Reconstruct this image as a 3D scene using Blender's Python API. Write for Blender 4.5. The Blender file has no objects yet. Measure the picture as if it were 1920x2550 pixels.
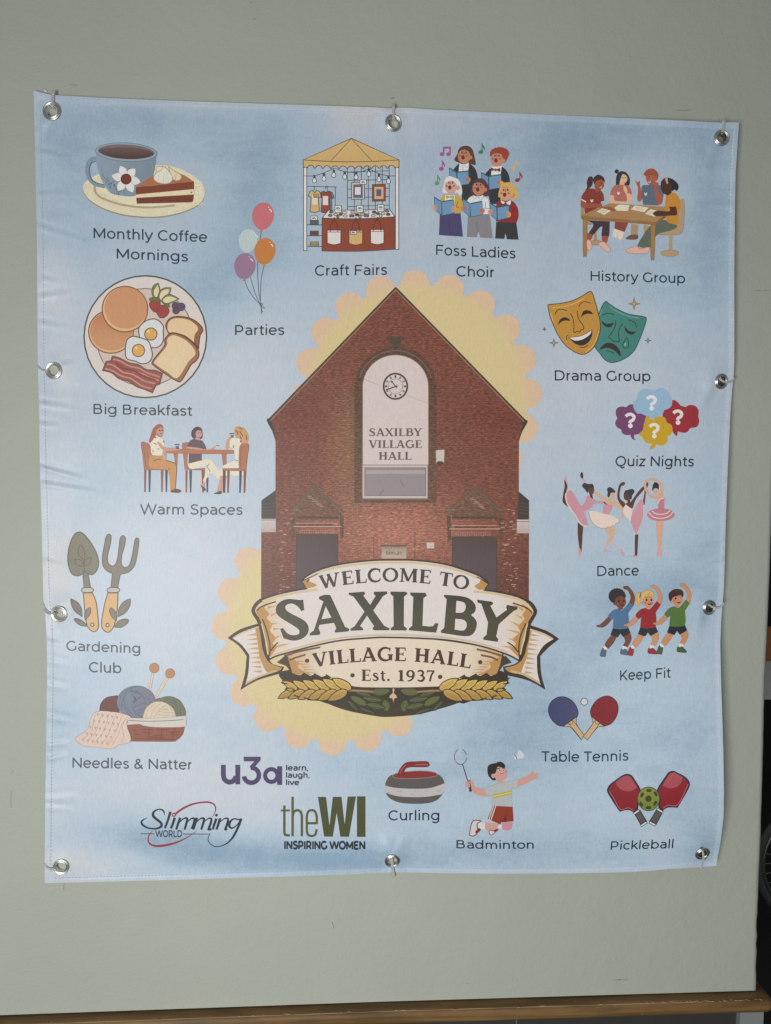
import bpy, bmesh, math, random
import numpy as np
from mathutils import Vector, Matrix
from mathutils.geometry import tessellate_polygon

random.seed(7)
scene = bpy.context.scene
COL = scene.collection

# ------------------------------------------------------------------ camera
# The printed banner is measured in photo pixels; every pixel is carried onto the
# banner's real surface through this camera, so the print lies on the cloth itself.
FPX, PXW, PXH = 2000.0, 1920.0, 2550.0
MM = 0.00051                                     # metres per pixel on the wall
dX = np.array([1.0, 0.0071, 0.0696]); dX /= np.linalg.norm(dX)
dV = np.array([-0.0107, 1.0, 0.0515]); dV -= dX * dX.dot(dV); dV /= np.linalg.norm(dV)
dN = np.cross(dX, dV)
def to_world(a):
    a = np.asarray(a, float)
    return np.stack([a @ dX, a @ dN, -(a @ dV)], -1)
def ray(x, y):
    x = np.asarray(x, float); y = np.asarray(y, float)
    return to_world(np.stack([(x - 960) / FPX, (y - 1275) / FPX, np.ones_like(x)], -1))
CAM = -ray(960, 1240) * (FPX * MM)
def at(x, y, h=0.0):
    """point seen at photo pixel (x, y), h metres in front of the wall plane"""
    r = ray(x, y); t = (-np.asarray(h, float) - CAM[1]) / r[..., 1]
    return CAM + r * t[..., None]
def V3(x, y, h=0.0):
    return Vector(at(x, y, h).tolist())

cam = bpy.data.cameras.new('camera'); cam_o = bpy.data.objects.new('camera', cam); COL.objects.link(cam_o)
cx_, cy_, cz_ = to_world(np.eye(3))              # world directions of right, down, forward
cam_o.matrix_world = Matrix(((cx_[0], -cy_[0], -cz_[0], CAM[0]), (cx_[1], -cy_[1], -cz_[1], CAM[1]),
                             (cx_[2], -cy_[2], -cz_[2], CAM[2]), (0, 0, 0, 1)))
cam.sensor_fit = 'HORIZONTAL'; cam.sensor_width = 36; cam.lens = FPX / PXW * 36
cam.clip_start = 0.05; cam.clip_end = 60
scene.camera = cam_o

# ------------------------------------------------------------------ light
world = bpy.data.worlds.new('World'); scene.world = world; world.use_nodes = True
bg = world.node_tree.nodes['Background']
bg.inputs[0].default_value = (0.86, 0.93, 1.0, 1); bg.inputs[1].default_value = 0.15
def area(name, loc, aim, sx, sy, power, colr):
    l = bpy.data.lights.new(name, 'AREA'); l.shape = 'RECTANGLE'; l.size = sx; l.size_y = sy
    l.energy = power; l.color = colr
    o = bpy.data.objects.new(name, l); COL.objects.link(o); o.location = loc
    o.rotation_euler = (Vector(aim) - Vector(loc)).to_track_quat('-Z', 'Y').to_euler()
    return o
area('window_light', (-.70, -1.75, -.38), (1.5, 0, -.3), .65, .75, 30.5, (1.0, .99, .955))
# a second, dimmer window behind the photographer: its reflection is the soft sheen on the print
SP = at(985, 1400); SD = SP - CAM
area('room_window_light', tuple(SP + SD * np.array([1, -1, 1]) * 1.75), tuple(SP), .42, .62, 3.6, (1.0, .985, .96))
vs = scene.view_settings
scene.display_settings.display_device = 'sRGB'
vs.view_transform = 'Standard'; vs.look = 'None'; vs.exposure = 0.0; vs.gamma = 1.0
vs.use_curve_mapping = False
scene.cycles.max_bounces = 6

# light that falls on each part of the banner (measured), used to turn the colours seen
# in the photo into the ink's own colour
ILL = [0.8236, -0.0563, 0.1146, -0.0406, -0.0129, -0.066]
def illum(x, y):
    u = (x - 960) / 880; v = (y - 1200) / 980
    return ILL[0] + ILL[1] * u + ILL[2] * v + ILL[3] * u * u + ILL[4] * u * v + ILL[5] * v * v
E0 = 0.85

# ------------------------------------------------------------------ helpers
def tag(o, label=None, cat=None, group=None, kind=None):
    if label: o['label'] = label
    if cat: o['category'] = cat
    if group: o['group'] = group
    if kind: o['kind'] = kind
    return o
def empty(name, loc=(0, 0, 0)):
    o = bpy.data.objects.new(name, None); COL.objects.link(o); o.location = loc
    o.empty_display_size = 0.05
    return o
def par(o, p):
    o.parent = p
    o.matrix_parent_inverse = Matrix.Translation(-Vector(p.location)) if p.parent is None else Matrix.Identity(4)
def link(name, me, mats, parent=None):
    o = bpy.data.objects.new(name, me); COL.objects.link(o)
    for m in (mats if isinstance(mats, (list, tuple)) else [mats]): me.materials.append(m)
    if parent: par(o, parent)
    return o
def mesh_from(name, verts, faces, mats, parent=None, smooth=False):
    me = bpy.data.meshes.new(name); me.from_pydata([tuple(v) for v in verts], [], faces); me.update()
    if smooth: me.polygons.foreach_set('use_smooth', [True] * len(me.polygons))
    return link(name, me, mats, parent)
def from_bm(name, bm, mats, parent=None, smooth=False):
    bmesh.ops.recalc_face_normals(bm, faces=bm.faces[:])
    me = bpy.data.meshes.new(name); bm.to_mesh(me); bm.free()
    if smooth: me.polygons.foreach_set('use_smooth', [True] * len(me.polygons))
    return link(name, me, mats, parent)
def box(bm, x0, x1, y0, y1, z0, z1, bev=0.0):
    r = bmesh.ops.create_cube(bm, size=1.0)
    for v in r['verts']:
        v.co = Vector((x0 + (v.co.x + .5) * (x1 - x0), y0 + (v.co.y + .5) * (y1 - y0), z0 + (v.co.z + .5) * (z1 - z0)))
    if bev:
        es = {e for v in r['verts'] for e in v.link_edges}
        bmesh.ops.bevel(bm, geom=list(es), offset=bev, segments=3, profile=.6, affect='EDGES')
def tube(bm, pts, rad, n=8, flat=1.0, up=Vector((0, -1, 0)), caps=True):
    pts = [Vector(p) for p in pts]; rings = []
    for i, p in enumerate(pts):
        t = (pts[min(i + 1, len(pts) - 1)] - pts[max(i - 1, 0)]).normalized()
        a = t.cross(up)
        if a.length < 1e-4: a = t.cross(Vector((0, 0, 1)))
        a.normalize(); b = t.cross(a).normalized()
        r = rad[i] if isinstance(rad, (list, tuple)) else rad
        rings.append([bm.verts.new(p + a * math.cos(2 * math.pi * k / n) * r + b * math.sin(2 * math.pi * k / n) * r * flat) for k in range(n)])
    for A, B in zip(rings, rings[1:]):
        for k in range(n): bm.faces.new((A[k], A[(k + 1) % n], B[(k + 1) % n], B[k]))
    if caps:
        bm.faces.new(rings[0][::-1]); bm.faces.new(rings[-1])
def lin(c):
    c = c / 255.0
    return c / 12.92 if c <= 0.04045 else ((c + 0.055) / 1.055) ** 2.4
def hexl(h):
    return np.array([lin(int(h[i:i + 2], 16)) for i in (0, 2, 4)])
def albedo(h, x, y):
    c = hexl(h); c = c * 1.02 - c.mean() * .02
    return np.clip((c + .001) / illum(x, y), 0.004, 0.92)

# ------------------------------------------------------------------ node helpers
class NT:
    def __init__(s, name):
        s.m = bpy.data.materials.new(name); s.m.use_nodes = True; s.t = s.m.node_tree
        s.p = s.t.nodes['Principled BSDF']
    def n(s, typ, **kw):
        nd = s.t.nodes.new(typ)
        for k, v in kw.items():
            if k.startswith('i_'):
                key = k[2:]; key = int(key) if key.isdigit() else key
                nd.inputs[key].default_value = v
            else: setattr(nd, k, v)
        return nd
    def l(s, a, b): s.t.links.new(a, b)
    def ramp(s, fac, stops):
        r = s.n('ShaderNodeValToRGB'); e = r.color_ramp.elements
        while len(e) < len(stops): e.new(0.5)
        for q, (p, c) in zip(e, stops): q.position = p; q.color = (*c, 1)
        s.l(fac, r.inputs[0]); return r.outputs[0]
    def mix(s, fac, a, b, mode='MIX'):
        m = s.n('ShaderNodeMix', data_type='RGBA', blend_type=mode)
        for sock, v in ((m.inputs[0], fac), (m.inputs[6], a), (m.inputs[7], b)):
            if hasattr(v, 'is_output'): s.l(v, sock)
            elif isinstance(v, (int, float)): sock.default_value = v
            else: sock.default_value = (*v[:3], 1)
        return m.outputs[2]
    def noise(s, vec, scale, detail=3, rough=.55, dist=0.0):
        n = s.n('ShaderNodeTexNoise'); n.inputs['Scale'].default_value = scale
        n.inputs['Detail'].default_value = detail; n.inputs['Roughness'].default_value = rough
        n.inputs['Distortion'].default_value = dist
        if vec is not None: s.l(vec, n.inputs['Vector'])
        return n.outputs['Fac']
    def math(s, op, a, b=0.0, c=0.0):
        m = s.n('ShaderNodeMath', operation=op)
        for i, v in enumerate((a, b, c)):
            if hasattr(v, 'is_output'): s.l(v, m.inputs[i])
            else: m.inputs[i].default_value = v
        return m.outputs[0]
    def bump(s, h, strength, dist):
        b = s.n('ShaderNodeBump'); b.inputs['Strength'].default_value = strength; b.inputs['Distance'].default_value = dist
        s.l(h, b.inputs['Height']); s.l(b.outputs[0], s.p.inputs['Normal'])
    def pos(s):
        return s.n('ShaderNodeNewGeometry').outputs['Position']
    def set(s, **kw):
        for k, v in kw.items(): s.p.inputs[k.replace('_', ' ')].default_value = v
        return s.m

def scaled(n, vec, sc):
    m = n.n('ShaderNodeMapping'); m.inputs['Scale'].default_value = sc; n.l(vec, m.inputs[0]); return m.outputs[0]

def mat_ink(name='printed_ink'):
    n = NT(name); a = n.n('ShaderNodeAttribute', attribute_name='ink')
    P = n.pos()
    g = n.noise(P, 900, 2, .6); g2 = n.noise(scaled(n, P, (1.0, 1.0, .22)), 520, 1)
    f = n.math('ADD', n.math('MULTIPLY', g, .34), n.math('MULTIPLY', g2, .16))
    f = n.math('ADD', f, .75)
    c = n.mix(1.0, a.outputs['Color'], f, 'MULTIPLY'); n.l(c, n.p.inputs['Base Color'])
    n.bump(g2, .12, .0004)
    return n.set(Roughness=.42, **{'Specular IOR Level': .40})
def mat_brick():
    n = NT('printed_brick'); a = n.n('ShaderNodeAttribute', attribute_name='ink')
    uv = n.n('ShaderNodeAttribute', attribute_name='pix').outputs['Vector']
    w = n.n('ShaderNodeTexNoise'); w.inputs['Scale'].default_value = .11; w.inputs['Detail'].default_value = 2
    n.l(uv, w.inputs['Vector'])
    va = n.n('ShaderNodeVectorMath', operation='MULTIPLY_ADD'); n.l(w.outputs['Color'], va.inputs[0])
    va.inputs[1].default_value = (3.2, 2.2, 0); n.l(uv, va.inputs[2])
    b = n.n('ShaderNodeTexBrick'); n.l(va.outputs[0], b.inputs['Vector'])
    b.inputs['Color1'].default_value = (1.15, 1.0, .95, 1); b.inputs['Color2'].default_value = (.62, .58, .6, 1)
    b.inputs['Mortar'].default_value = (1.75, 1.7, 1.65, 1)
    b.inputs['Scale'].default_value = 1.0; b.inputs['Brick Width'].default_value = 11.0
    b.inputs['Row Height'].default_value = 4.6; b.inputs['Mortar Size'].default_value = .55
    b.inputs['Mortar Smooth'].default_value = .8; b.inputs['Bias'].default_value = -.2
    k = n.noise(uv, .035, 3); k2 = n.noise(scaled(n, uv, (.45, 1, 1)), .35, 3, .7)
    msk = n.ramp(n.math('ADD', n.math('MULTIPLY', k, .5), n.math('MULTIPLY', k2, .6)), [(.42, (0, 0, 0)), (.68, (1, 1, 1))])
    soft = n.mix(msk, (.92, .9, .9), b.outputs['Color'])
    c = n.mix(1.0, a.outputs['Color'], soft, 'MULTIPLY')
    sp = n.noise(scaled(n, uv, (.30, .85, 1)), .34, 4, .72)
    sp2 = n.ramp(sp, [(.34, (.60, .56, .54)), (.5, (.95, .93, .92)), (.62, (1.45, 1.38, 1.34)), (.74, (2.0, 1.9, 1.82))])
    c = n.mix(1.0, c, sp2, 'MULTIPLY')
    n.l(c, n.p.inputs['Base Color'])
    return n.set(Roughness=.42, **{'Specular IOR Level': .40})
INK = mat_ink(); BRICK = mat_brick()

# ------------------------------------------------------------------ the cloth's shape
def sst(a, b, x):
    t = np.clip((x - a) / (b - a), 0, 1); return t * t * (3 - 2 * t)
CREASES = [  # x0,y0,x1,y1, depth (m), half width (px)
    (96, 372, 190, 392, .0009, 9), (98, 480, 175, 472, .0007, 8), (98, 560, 230, 600, .0009, 8), (100, 735, 190, 722, .0009, 8),
    (100, 800, 180, 815, .0008, 8), (100, 1000, 200, 1016, .0011, 7), (100, 1052, 160, 1058, .0008, 7), (104, 1160, 215, 1190, .0016, 7),
    (108, 1200, 250, 1222, .0012, 8), (108, 690, 150, 700, .0008, 7), (112, 1390, 180, 1412, .0007, 9), (118, 1592, 172, 1603, .0008, 8),
    (118, 1640, 180, 1652, .0007, 8), (118, 1700, 176, 1710, .0009, 8), (118, 1780, 190, 1795, .0009, 8), (116, 1850, 180, 1842, .0013, 7),
    (116, 1885, 175, 1872, .0012, 7), (114, 1985, 200, 1976, .0007, 9), (114, 2005, 190, 2012, .0007, 8), (155, 905, 185, 896, .001, 8),
    (1825, 520, 1760, 512, .0008, 8), (1826, 600, 1745, 612, .0008, 9), (1828, 840, 1770, 846, .0007, 8), (1815, 1060, 1745, 1075, .0011, 8),
    (1808, 1200, 1742, 1214, .0012, 7), (1806, 1345, 1738, 1356, .0010, 8), (1802, 1395, 1742, 1408, .0013, 7), (1800, 1660, 1760, 1668, .0008, 8),
    (985, 272, 1012, 430, .0016, 22), (975, 300, 940, 420, .0008, 16), (120, 300, 60, 420, .001, 12), (1790, 360, 1760, 470, .0010, 14), (1755, 1530, 1735, 1620, .0012, 12), (1780, 965, 1740, 1040, .0012, 12), (980, 2130, 1010, 2060, .0012, 13), (970, 2130, 935, 2070, .0012, 13), (1740, 2115, 1690, 2060, .0014, 13), (160, 1520, 186, 1512, .0006, 9), (968, 275, 950, 330, .0006, 12), (1160, 290, 1165, 320, .0005, 12)]
GROM = [(129, 276.5), (979.5, 306.5), (1797, 343.5), (133.5, 923), (1796, 950), (147, 1529), (1766, 1513), (152, 2158.5), (977, 2143.5), (1749, 2125.5)]
TILTS = [  # eyelets the ties pull towards the edge: x, y, direction, slope
    (1796, 950, .9, .43, .34), (1766, 1513, .9, .43, .34), (977, 2143.5, .0, 1.0, .36), (1749, 2125.5, .55, .83, .36), (129, 276.5, -.6, -.8, .14), (147, 1529, -.8, .6, .22), (133.5, 923, -1.0, .1, .12)]
def cloth(x, y):
    x = np.asarray(x, float); y = np.asarray(y, float)
    r = sst(1380, 1815, x); l = 1 - sst(90, 420, x); b = sst(1900, 2170, y); t = 1 - sst(240, 480, y)
    d = .0042 + .0135 * r + .0014 * np.sin(y / 610 + .8) * np.sin(x / 520 + .4) + .0010 * np.sin(x / 300 - y / 480)
    d = d + r * (.0180 * np.exp(-((y - 1950) / 200) ** 2) + .0070 * np.exp(-((y - 1690) / 110) ** 2) + .0042 * np.exp(-((y - 1240) / 150) ** 2) + .003 * np.exp(-((y - 620) / 190) ** 2))
    d = d - r * .004 * np.exp(-((y - 2160) / 60) ** 2)
    d = d + l * (.0024 * np.sin(y / 78.0) * np.exp(-((x - 90) / 130) ** 2))
    d = d + t * .0012 * np.sin(x / 120) * np.exp(-((y - 250) / 60) ** 2) + b * .0020 * np.cos((x - 975) / 260)
    for (gx, gy, am) in ((1797, 953, .004), (1765, 1514, .004), (1749, 2128, .004), (978, 306, .0015), (977, 2143, .002), (146, 1528, .0015), (134, 924, .0012)):
        d = d - am * np.exp(-(((x - gx) / 60) ** 2 + ((y - gy) / 75) ** 2))
    for (gx, gy) in GROM: d = d + .0022 * np.exp(-((x - gx) ** 2 + (y - gy) ** 2) / 38.0 ** 2)  # cloth raised at each eyelet to deepen the shade inside its hole
    for (gx, gy, nx, ny, tl) in TILTS:
        q = ((x - gx) * nx + (y - gy) * ny); r2 = (x - gx) ** 2 + (y - gy) ** 2
        d = d - tl * q * MM * np.exp(-r2 / 42.0 ** 2)
    for (x0, y0, x1, y1, dep, hw) in CREASES:
        ex, ey = x1 - x0, y1 - y0; L2 = ex * ex + ey * ey; L = math.sqrt(L2)
        q = ((x - x0) * ex + (y - y0) * ey) / L2
        o = ((x - x0) * ey - (y - y0) * ex) / L
        tap = np.clip(1 - q, 0, 1) * sst(-.15, .1, q) * (q < 1)
        d = d + 1.2 * dep * tap * (np.exp(-((o + hw * .7) / hw) ** 2) - .8 * np.exp(-((o - hw * .7) / hw) ** 2))
    return np.maximum(d, .0016)

# ------------------------------------------------------------------ 2-D drawing -> printed sheets on the cloth
def P(s):
    out = []
    for w in s.split():
        c = w.endswith('!'); a = w.rstrip('!').split(',')
        out.append((float(a[0]), float(a[1]), c))
    return out
def pts3(p):
    if isinstance(p, str): return P(p)
    return [(q[0], q[1], q[2] if len(q) > 2 else False) for q in p]
def smooth(p, closed=True, seg=None):
    p = pts3(p); n = len(p); out = []
    rng = range(n if closed else n - 1)
    for i in rng:
        a, b = p[i], p[(i + 1) % n]
        pa = p[i - 1] if (closed or i > 0) else a
        nb = p[(i + 2) % n] if (closed or i + 2 < n) else b
        if a[2]: pa = a
        if b[2]: nb = b
        L = math.hypot(b[0] - a[0], b[1] - a[1])
        k = seg or (1 if (a[2] and b[2]) else max(3, min(9, int(L / 14))))
        for j in range(k):
            t = j / k; t2 = t * t; t3 = t2 * t
            out.append(tuple(.5 * ((2 * a[d]) + (-pa[d] + b[d]) * t + (2 * pa[d] - 5 * a[d] + 4 * b[d] - nb[d]) * t2 +
                             (-pa[d] + 3 * a[d] - 3 * b[d] + nb[d]) * t3) for d in (0, 1)))
    if not closed: out.append((p[-1][0], p[-1][1]))
    return out
def raw(p): return [(q[0], q[1]) for q in pts3(p)]
def ellp(cx, cy, rx, ry, rot=0, a0=0, a1=360, n=None):
    full = abs(a1 - a0) >= 360
    n = n or max(10, int(abs(a1 - a0) / 360 * 36)); out = []; c, s = math.cos(math.radians(rot)), math.sin(math.radians(rot))
    for i in range(n if full else n + 1):
        t = math.radians(a0 + (a1 - a0) * i / n); x, y = rx * math.cos(t), ry * math.sin(t)
        out.append((cx + x * c - y * s, cy + x * s + y * c))
    return out
def strip(p, w, closed=False):
    """quads of a mitred line of width w (number or list)"""
    q = [p[0]]
    ws = list(w) if isinstance(w, (list, tuple)) else None
    wq = [ws[0]] if ws else None
    for i in range(1, len(p)):
        if math.hypot(p[i][0] - q[-1][0], p[i][1] - q[-1][1]) > 1e-5:
            q.append(p[i]);
            if ws: wq.append(ws[i])
    if closed and math.hypot(q[0][0] - q[-1][0], q[0][1] - q[-1][1]) < 1e-5:
        q.pop();
        if ws: wq.pop()
    n = len(q); Lp, Rp = [], []
    if n < 2: return []
    for i in range(n):
        a = q[i - 1] if (closed or i > 0) else None; b = q[(i + 1) % n] if (closed or i < n - 1) else None
        d1 = d2 = None
        if a: d1 = (q[i][0] - a[0], q[i][1] - a[1]); l = math.hypot(*d1); d1 = (d1[0] / l, d1[1] / l)
        if b: d2 = (b[0] - q[i][0], b[1] - q[i][1]); l = math.hypot(*d2); d2 = (d2[0] / l, d2[1] / l)
        d1 = d1 or d2; d2 = d2 or d1
        nx, ny = -(d1[1] + d2[1]), d1[0] + d2[0]; l = math.hypot(nx, ny)
        if l < 1e-6: nx, ny, k = -d1[1], d1[0], 1
        else:
            nx /= l; ny /= l; k = 1 / max(.38, nx * -d1[1] + ny * d1[0])
        hw = (wq[i] if ws else w) / 2 * k
        Lp.append((q[i][0] + nx * hw, q[i][1] + ny * hw)); Rp.append((q[i][0] - nx * hw, q[i][1] - ny * hw))
    return [(Lp[i], Rp[i], Rp[(i + 1) % n], Lp[(i + 1) % n]) for i in range(n if closed else n - 1)]
def tess(outer, holes=()):
    loops = [list(outer)] + [list(h) for h in holes]
    flat = [q for l in loops for q in l]
    tr = tessellate_polygon([[Vector((a[0], a[1], 0)) for a in l] for l in loops])
    return [tuple(flat[i] for i in t) for t in tr]

DZ = 2.5e-5
class Art:
    """one printed picture; coordinates are those of a photo crop (origin ox,oy, scale s)"""
    def __init__(s, name, ox=0, oy=0, sc=1.0, base=1.6e-4):
        s.name, s.ox, s.oy, s.sc, s.base = name, ox, oy, sc, base
        s.f = []; s.sub = None; s.xf = None
    def map(s, p):
        if s.xf: p = s.xf(p)
        return (s.ox + p[0] / s.sc, s.oy + p[1] / s.sc)
    def part(s, name=None): s.sub = (name, len(s.f)) if name else None
    def faces(s, fs, col, mat=0, clear=0):
        fs = [[s.map(p) for p in f] for f in fs]
        if not fs: return
        xs = [p[0] for f in fs for p in f]; ys = [p[1] for f in fs for p in f]
        bb = (min(xs), min(ys), max(xs), max(ys)); lay = 0
        for g in s.f:
            b = g['bb']
            if bb[0] <= b[2] and bb[2] >= b[0] and bb[1] <= b[3] and bb[3] >= b[1]: lay = max(lay, g['lay'] + 1)
        s.f.append(dict(faces=fs, col=col, bb=bb, lay=lay, sub=s.sub, mat=mat))
    def fill(s, p, col, holes=(), mat=0): s.faces(tess(p, holes), col, mat)
    def line(s, p, w, col, closed=False): s.faces(strip(p, w, closed), col)
    def S(s, p, col, oc=None, w=8):                # smooth closed shape
        q = smooth(p); s.fill(q, col)
        if oc: s.line(q, w, oc, True)
    def R(s, p, col, oc=None, w=8):                # straight polygon
        q = raw(p); s.fill(q, col)
        if oc: s.line(q, w, oc, True)
    def B(s, x0, y0, x1, y1, col, oc=None, w=8): s.R([(x0, y0), (x1, y0), (x1, y1), (x0, y1)], col, oc, w)
    def L(s, p, w, col):                           # smooth open line
        s.line(smooth(p, False), w, col)
    def LL(s, p, w, col): s.line(raw(p), w, col)
    def E(s, cx, cy, rx, ry, col, rot=0, oc=None, w=8):
        q = ellp(cx, cy, rx, ry, rot); s.fill(q, col)
        if oc: s.line(q, w, oc, True)
    def A(s, cx, cy, rx, ry, a0, a1, w, col): s.line(ellp(cx, cy, rx, ry, 0, a0, a1), w, col)
    def colour(s, col, x, y):
        if callable(col): return col(x, y)
        return albedo(col, x, y)
    def build(s, parent, label=None):
        groups = {}
        for i, f in enumerate(s.f): groups.setdefault(f['sub'], []).append((i, f))
        if None not in groups: groups = {None: [], **groups}
        main = None
        for key in [None] + [k for k in groups if k is not None]:
            fl = groups[key]
            if key is None and not fl:
                main = empty(s.name); par(main, parent); continue
            o = s.mesh(s.name if key is None else key[0], fl, parent if key is None else main)
            if key is None: main = o
        if label: main['label'] = label
        return main
    def mesh(s, name, fl, parent):
        bm = bmesh.new(); cid = bm.faces.layers.int.new('cid'); vid = bm.verts.layers.int.new('vid')
        for i, f in fl:
            cache = {}
            for fc in f['faces']:
                vs_ = []
                for p in fc:
                    k = (round(p[0], 3), round(p[1], 3))
                    if k not in cache:
                        v = bm.verts.new((p[0], p[1], 0)); v[vid] = i; cache[k] = v
                    if cache[k] not in vs_: vs_.append(cache[k])
                if len(vs_) < 3: continue
                try: fa = bm.faces.new(vs_)
                except ValueError: continue
                fa[cid] = i; fa.material_index = f['mat']
        G = 20.0
        xs = [v.co.x for v in bm.verts]; ys = [v.co.y for v in bm.verts]
        for ax, (lo, hi) in enumerate(((min(xs), max(xs)), (min(ys), max(ys)))):
            if hi - lo < G * 1.2: continue
            for k in range(int(math.ceil(lo / G)), int(math.floor(hi / G)) + 1):
                c = k * G
                fs = [f for f in bm.faces if min(v.co[ax] for v in f.verts) < c - .01 and max(v.co[ax] for v in f.verts) > c + .01]
                if not fs: continue
                geom = list({v for f in fs for v in f.verts}) + list({e for f in fs for e in f.edges}) + fs
                co = [0, 0, 0]; no = [0, 0, 0]; co[ax] = c; no[ax] = 1
                bmesh.ops.bisect_plane(bm, geom=geom, dist=1e-4, plane_co=co, plane_no=no)
        # every vertex belongs to one fill only
        bm.verts.index_update(); nv = len(bm.verts)
        px = np.zeros((nv, 2)); lay = np.zeros(nv); vcol = np.zeros((nv, 4)); vcol[:, 3] = 1
        own = [0] * nv
        for f in bm.faces:
            for v in f.verts: own[v.index] = f[cid]
        for v in bm.verts:
            i = v.index; px[i] = (v.co.x, v.co.y); lay[i] = s.f[own[i]]['lay']
            vcol[i, :3] = s.colour(s.f[own[i]]['col'], v.co.x, v.co.y)
        h = cloth(px[:, 0], px[:, 1]) + s.base + lay * DZ
        co = at(px[:, 0], px[:, 1], h)
        e = 3.0
        tx = at(px[:, 0] + e, px[:, 1], cloth(px[:, 0] + e, px[:, 1])) - at(px[:, 0] - e, px[:, 1], cloth(px[:, 0] - e, px[:, 1]))
        ty = at(px[:, 0], px[:, 1] + e, cloth(px[:, 0], px[:, 1] + e)) - at(px[:, 0], px[:, 1] - e, cloth(px[:, 0], px[:, 1] - e))
        nr = np.cross(tx, ty); nr /= np.linalg.norm(nr, axis=1)[:, None]
        nr *= np.where(nr[:, 1:2] > 0, -1, 1)
        for v in bm.verts: v.co = co[v.index]
        bm.normal_update()
        flip = [f for f in bm.faces if f.normal.y > 0]
        if flip: bmesh.ops.reverse_faces(bm, faces=flip)
        me = bpy.data.meshes.new(name); bm.to_mesh(me); bm.free()
        a = me.attributes.new('ink', 'FLOAT_COLOR', 'POINT'); a.data.foreach_set('color', vcol.astype(np.float32).ravel())
        if any(f['mat'] for _, f in fl):
            b = me.attributes.new('pix', 'FLOAT_VECTOR', 'POINT')
            b.data.foreach_set('vector', np.c_[px, np.zeros(nv)].astype(np.float32).ravel())
        for nm in ('cid', 'vid'):
            if nm in me.attributes: me.attributes.remove(me.attributes[nm])
        me.polygons.foreach_set('use_smooth', [True] * len(me.polygons))
        me.normals_split_custom_set_from_vertices(nr.tolist())
        o = bpy.data.objects.new(name, me); COL.objects.link(o)
        me.materials.append(INK); me.materials.append(BRICK)
        if parent is not None: par(o, parent)
        return o

# ================================================================== the place
def mat_wall():
    n = NT('sage_wall_paint'); P = n.pos()
    a = n.noise(P, 3.2, 4, .55); b = n.noise(P, 420, 3, .6); c = n.noise(P, 95, 3, .6)
    col = n.ramp(a, [(.3, (.407, .431, .374)), (.7, (.434, .460, .394))])
    f = n.math('ADD', n.math('MULTIPLY', b, .16), .92)
    n.l(n.mix(1.0, col, f, 'MULTIPLY'), n.p.inputs['Base Color'])
    h = n.math('ADD', n.math('MULTIPLY', b, .5), n.math('MULTIPLY', c, 1.0))
    d = n.noise(P, 14, 2); h = n.math('ADD', h, n.math('MULTIPLY', d, 2.2))
    n.bump(h, .55, .0011)
    return n.set(Roughness=.55, **{'Specular IOR Level': .35})
def mat_wood():
    n = NT('varnished_wood'); P = n.pos()
    v = scaled(n, P, (2.0, 30, 60)); a = n.noise(v, 3.0, 5, .6, .4); b = n.noise(P, 160, 3, .7)
    col = n.ramp(a, [(.3, (.095, .052, .020)), (.55, (.185, .104, .038)), (.75, (.25, .150, .062))])
    dk = n.ramp(n.noise(scaled(n, P, (1, 4, 4)), 7, 4, .6), [(.4, (.72, .72, .72)), (.6, (1.1, 1.1, 1.1))])
    col = n.mix(1.0, col, dk, 'MULTIPLY')
    worn = n.ramp(b, [(.66, (0, 0, 0)), (.74, (1, 1, 1))]); 
    n.l(n.mix(n.math('MULTIPLY', worn, .35), col, (.42, .33, .25)), n.p.inputs['Base Color'])
    n.bump(a, .2, .0006)
    return n.set(Roughness=.5, **{'Specular IOR Level': .3})
def mat_plain(name, c, rough=.6, metal=0.0, var=.25, scale=60, spec=.4):
    n = NT(name); a = n.noise(n.pos(), scale, 3, .6)
    k = n.math('ADD', n.math('MULTIPLY', a, var), 1 - var / 2)
    n.l(n.mix(1.0, c, k, 'MULTIPLY'), n.p.inputs['Base Color'])
    return n.set(Roughness=rough, Metallic=metal, **{'Specular IOR Level': spec})
WALL = mat_wall(); WOOD = mat_wood()
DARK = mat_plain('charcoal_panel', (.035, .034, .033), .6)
BLACK = mat_plain('unlit_plaster', (.022, .021, .019), .8)  # the far room's darkness is put into this plaster's colour
SCUFF = mat_plain('grey_scuff', (.21, .215, .18), .8, var=.8, scale=900)
PALE = mat_plain('pale_post_paint', (.21, .23, .23), .6, var=.3, scale=220)

# --- the painted wall: front face with a slightly worn right-hand edge
EDGE = [(1960, -60), (1950, 400), (1936, 820), (1925, 1160), (1917.5, 1400), (1912, 1540), (1904, 1700), (1900, 1880), (1894, 2090), (1889, 2200), (1886.5, 2300), (1885, 2380), (1883, 2467)]
def edge_x(y):
    return np.interp(y, [e[1] for e in EDGE], [e[0] for e in EDGE])
random.seed(3)
ys = list(np.linspace(-420, 2467, 150)); wv, wf = [], []
for y in ys:
    ex = float(edge_x(y)) if y > -60 else 1960 + (-60 - y) * .025
    chip = random.uniform(-.4, .4) + (random.uniform(-3.2, 0) if (2250 < y < 2420 and random.random() < .5) else 0)
    yl = 2529.5 + (y - 2467) * 1.0 if y > 2300 else y
    row = [at(-1400, y + (2573 - 2467) * sst(1900, 2467, y), 0), at(0, y + 61 * sst(1900, 2467, y), 0), at(960, y + 27 * sst(1900, 2467, y), 0), at(ex - 9 + chip * .3, y, 0), at(ex - 2.5 + chip * .7, y, -.0012), at(ex + chip, y, -.005)]
    back = row[-1] + np.array([.004, .12, 0]); wv += row + [back]
for i in range(len(ys) - 1):
    for j in range(6):
        a = i * 7 + j; wf.append((a, a + 1, a + 8, a + 7))
wall = mesh_from('wall', wv, wf, WALL, smooth=True)
tag(wall, 'sage green painted wall panel behind the banner', 'wall', kind='structure')
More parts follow.
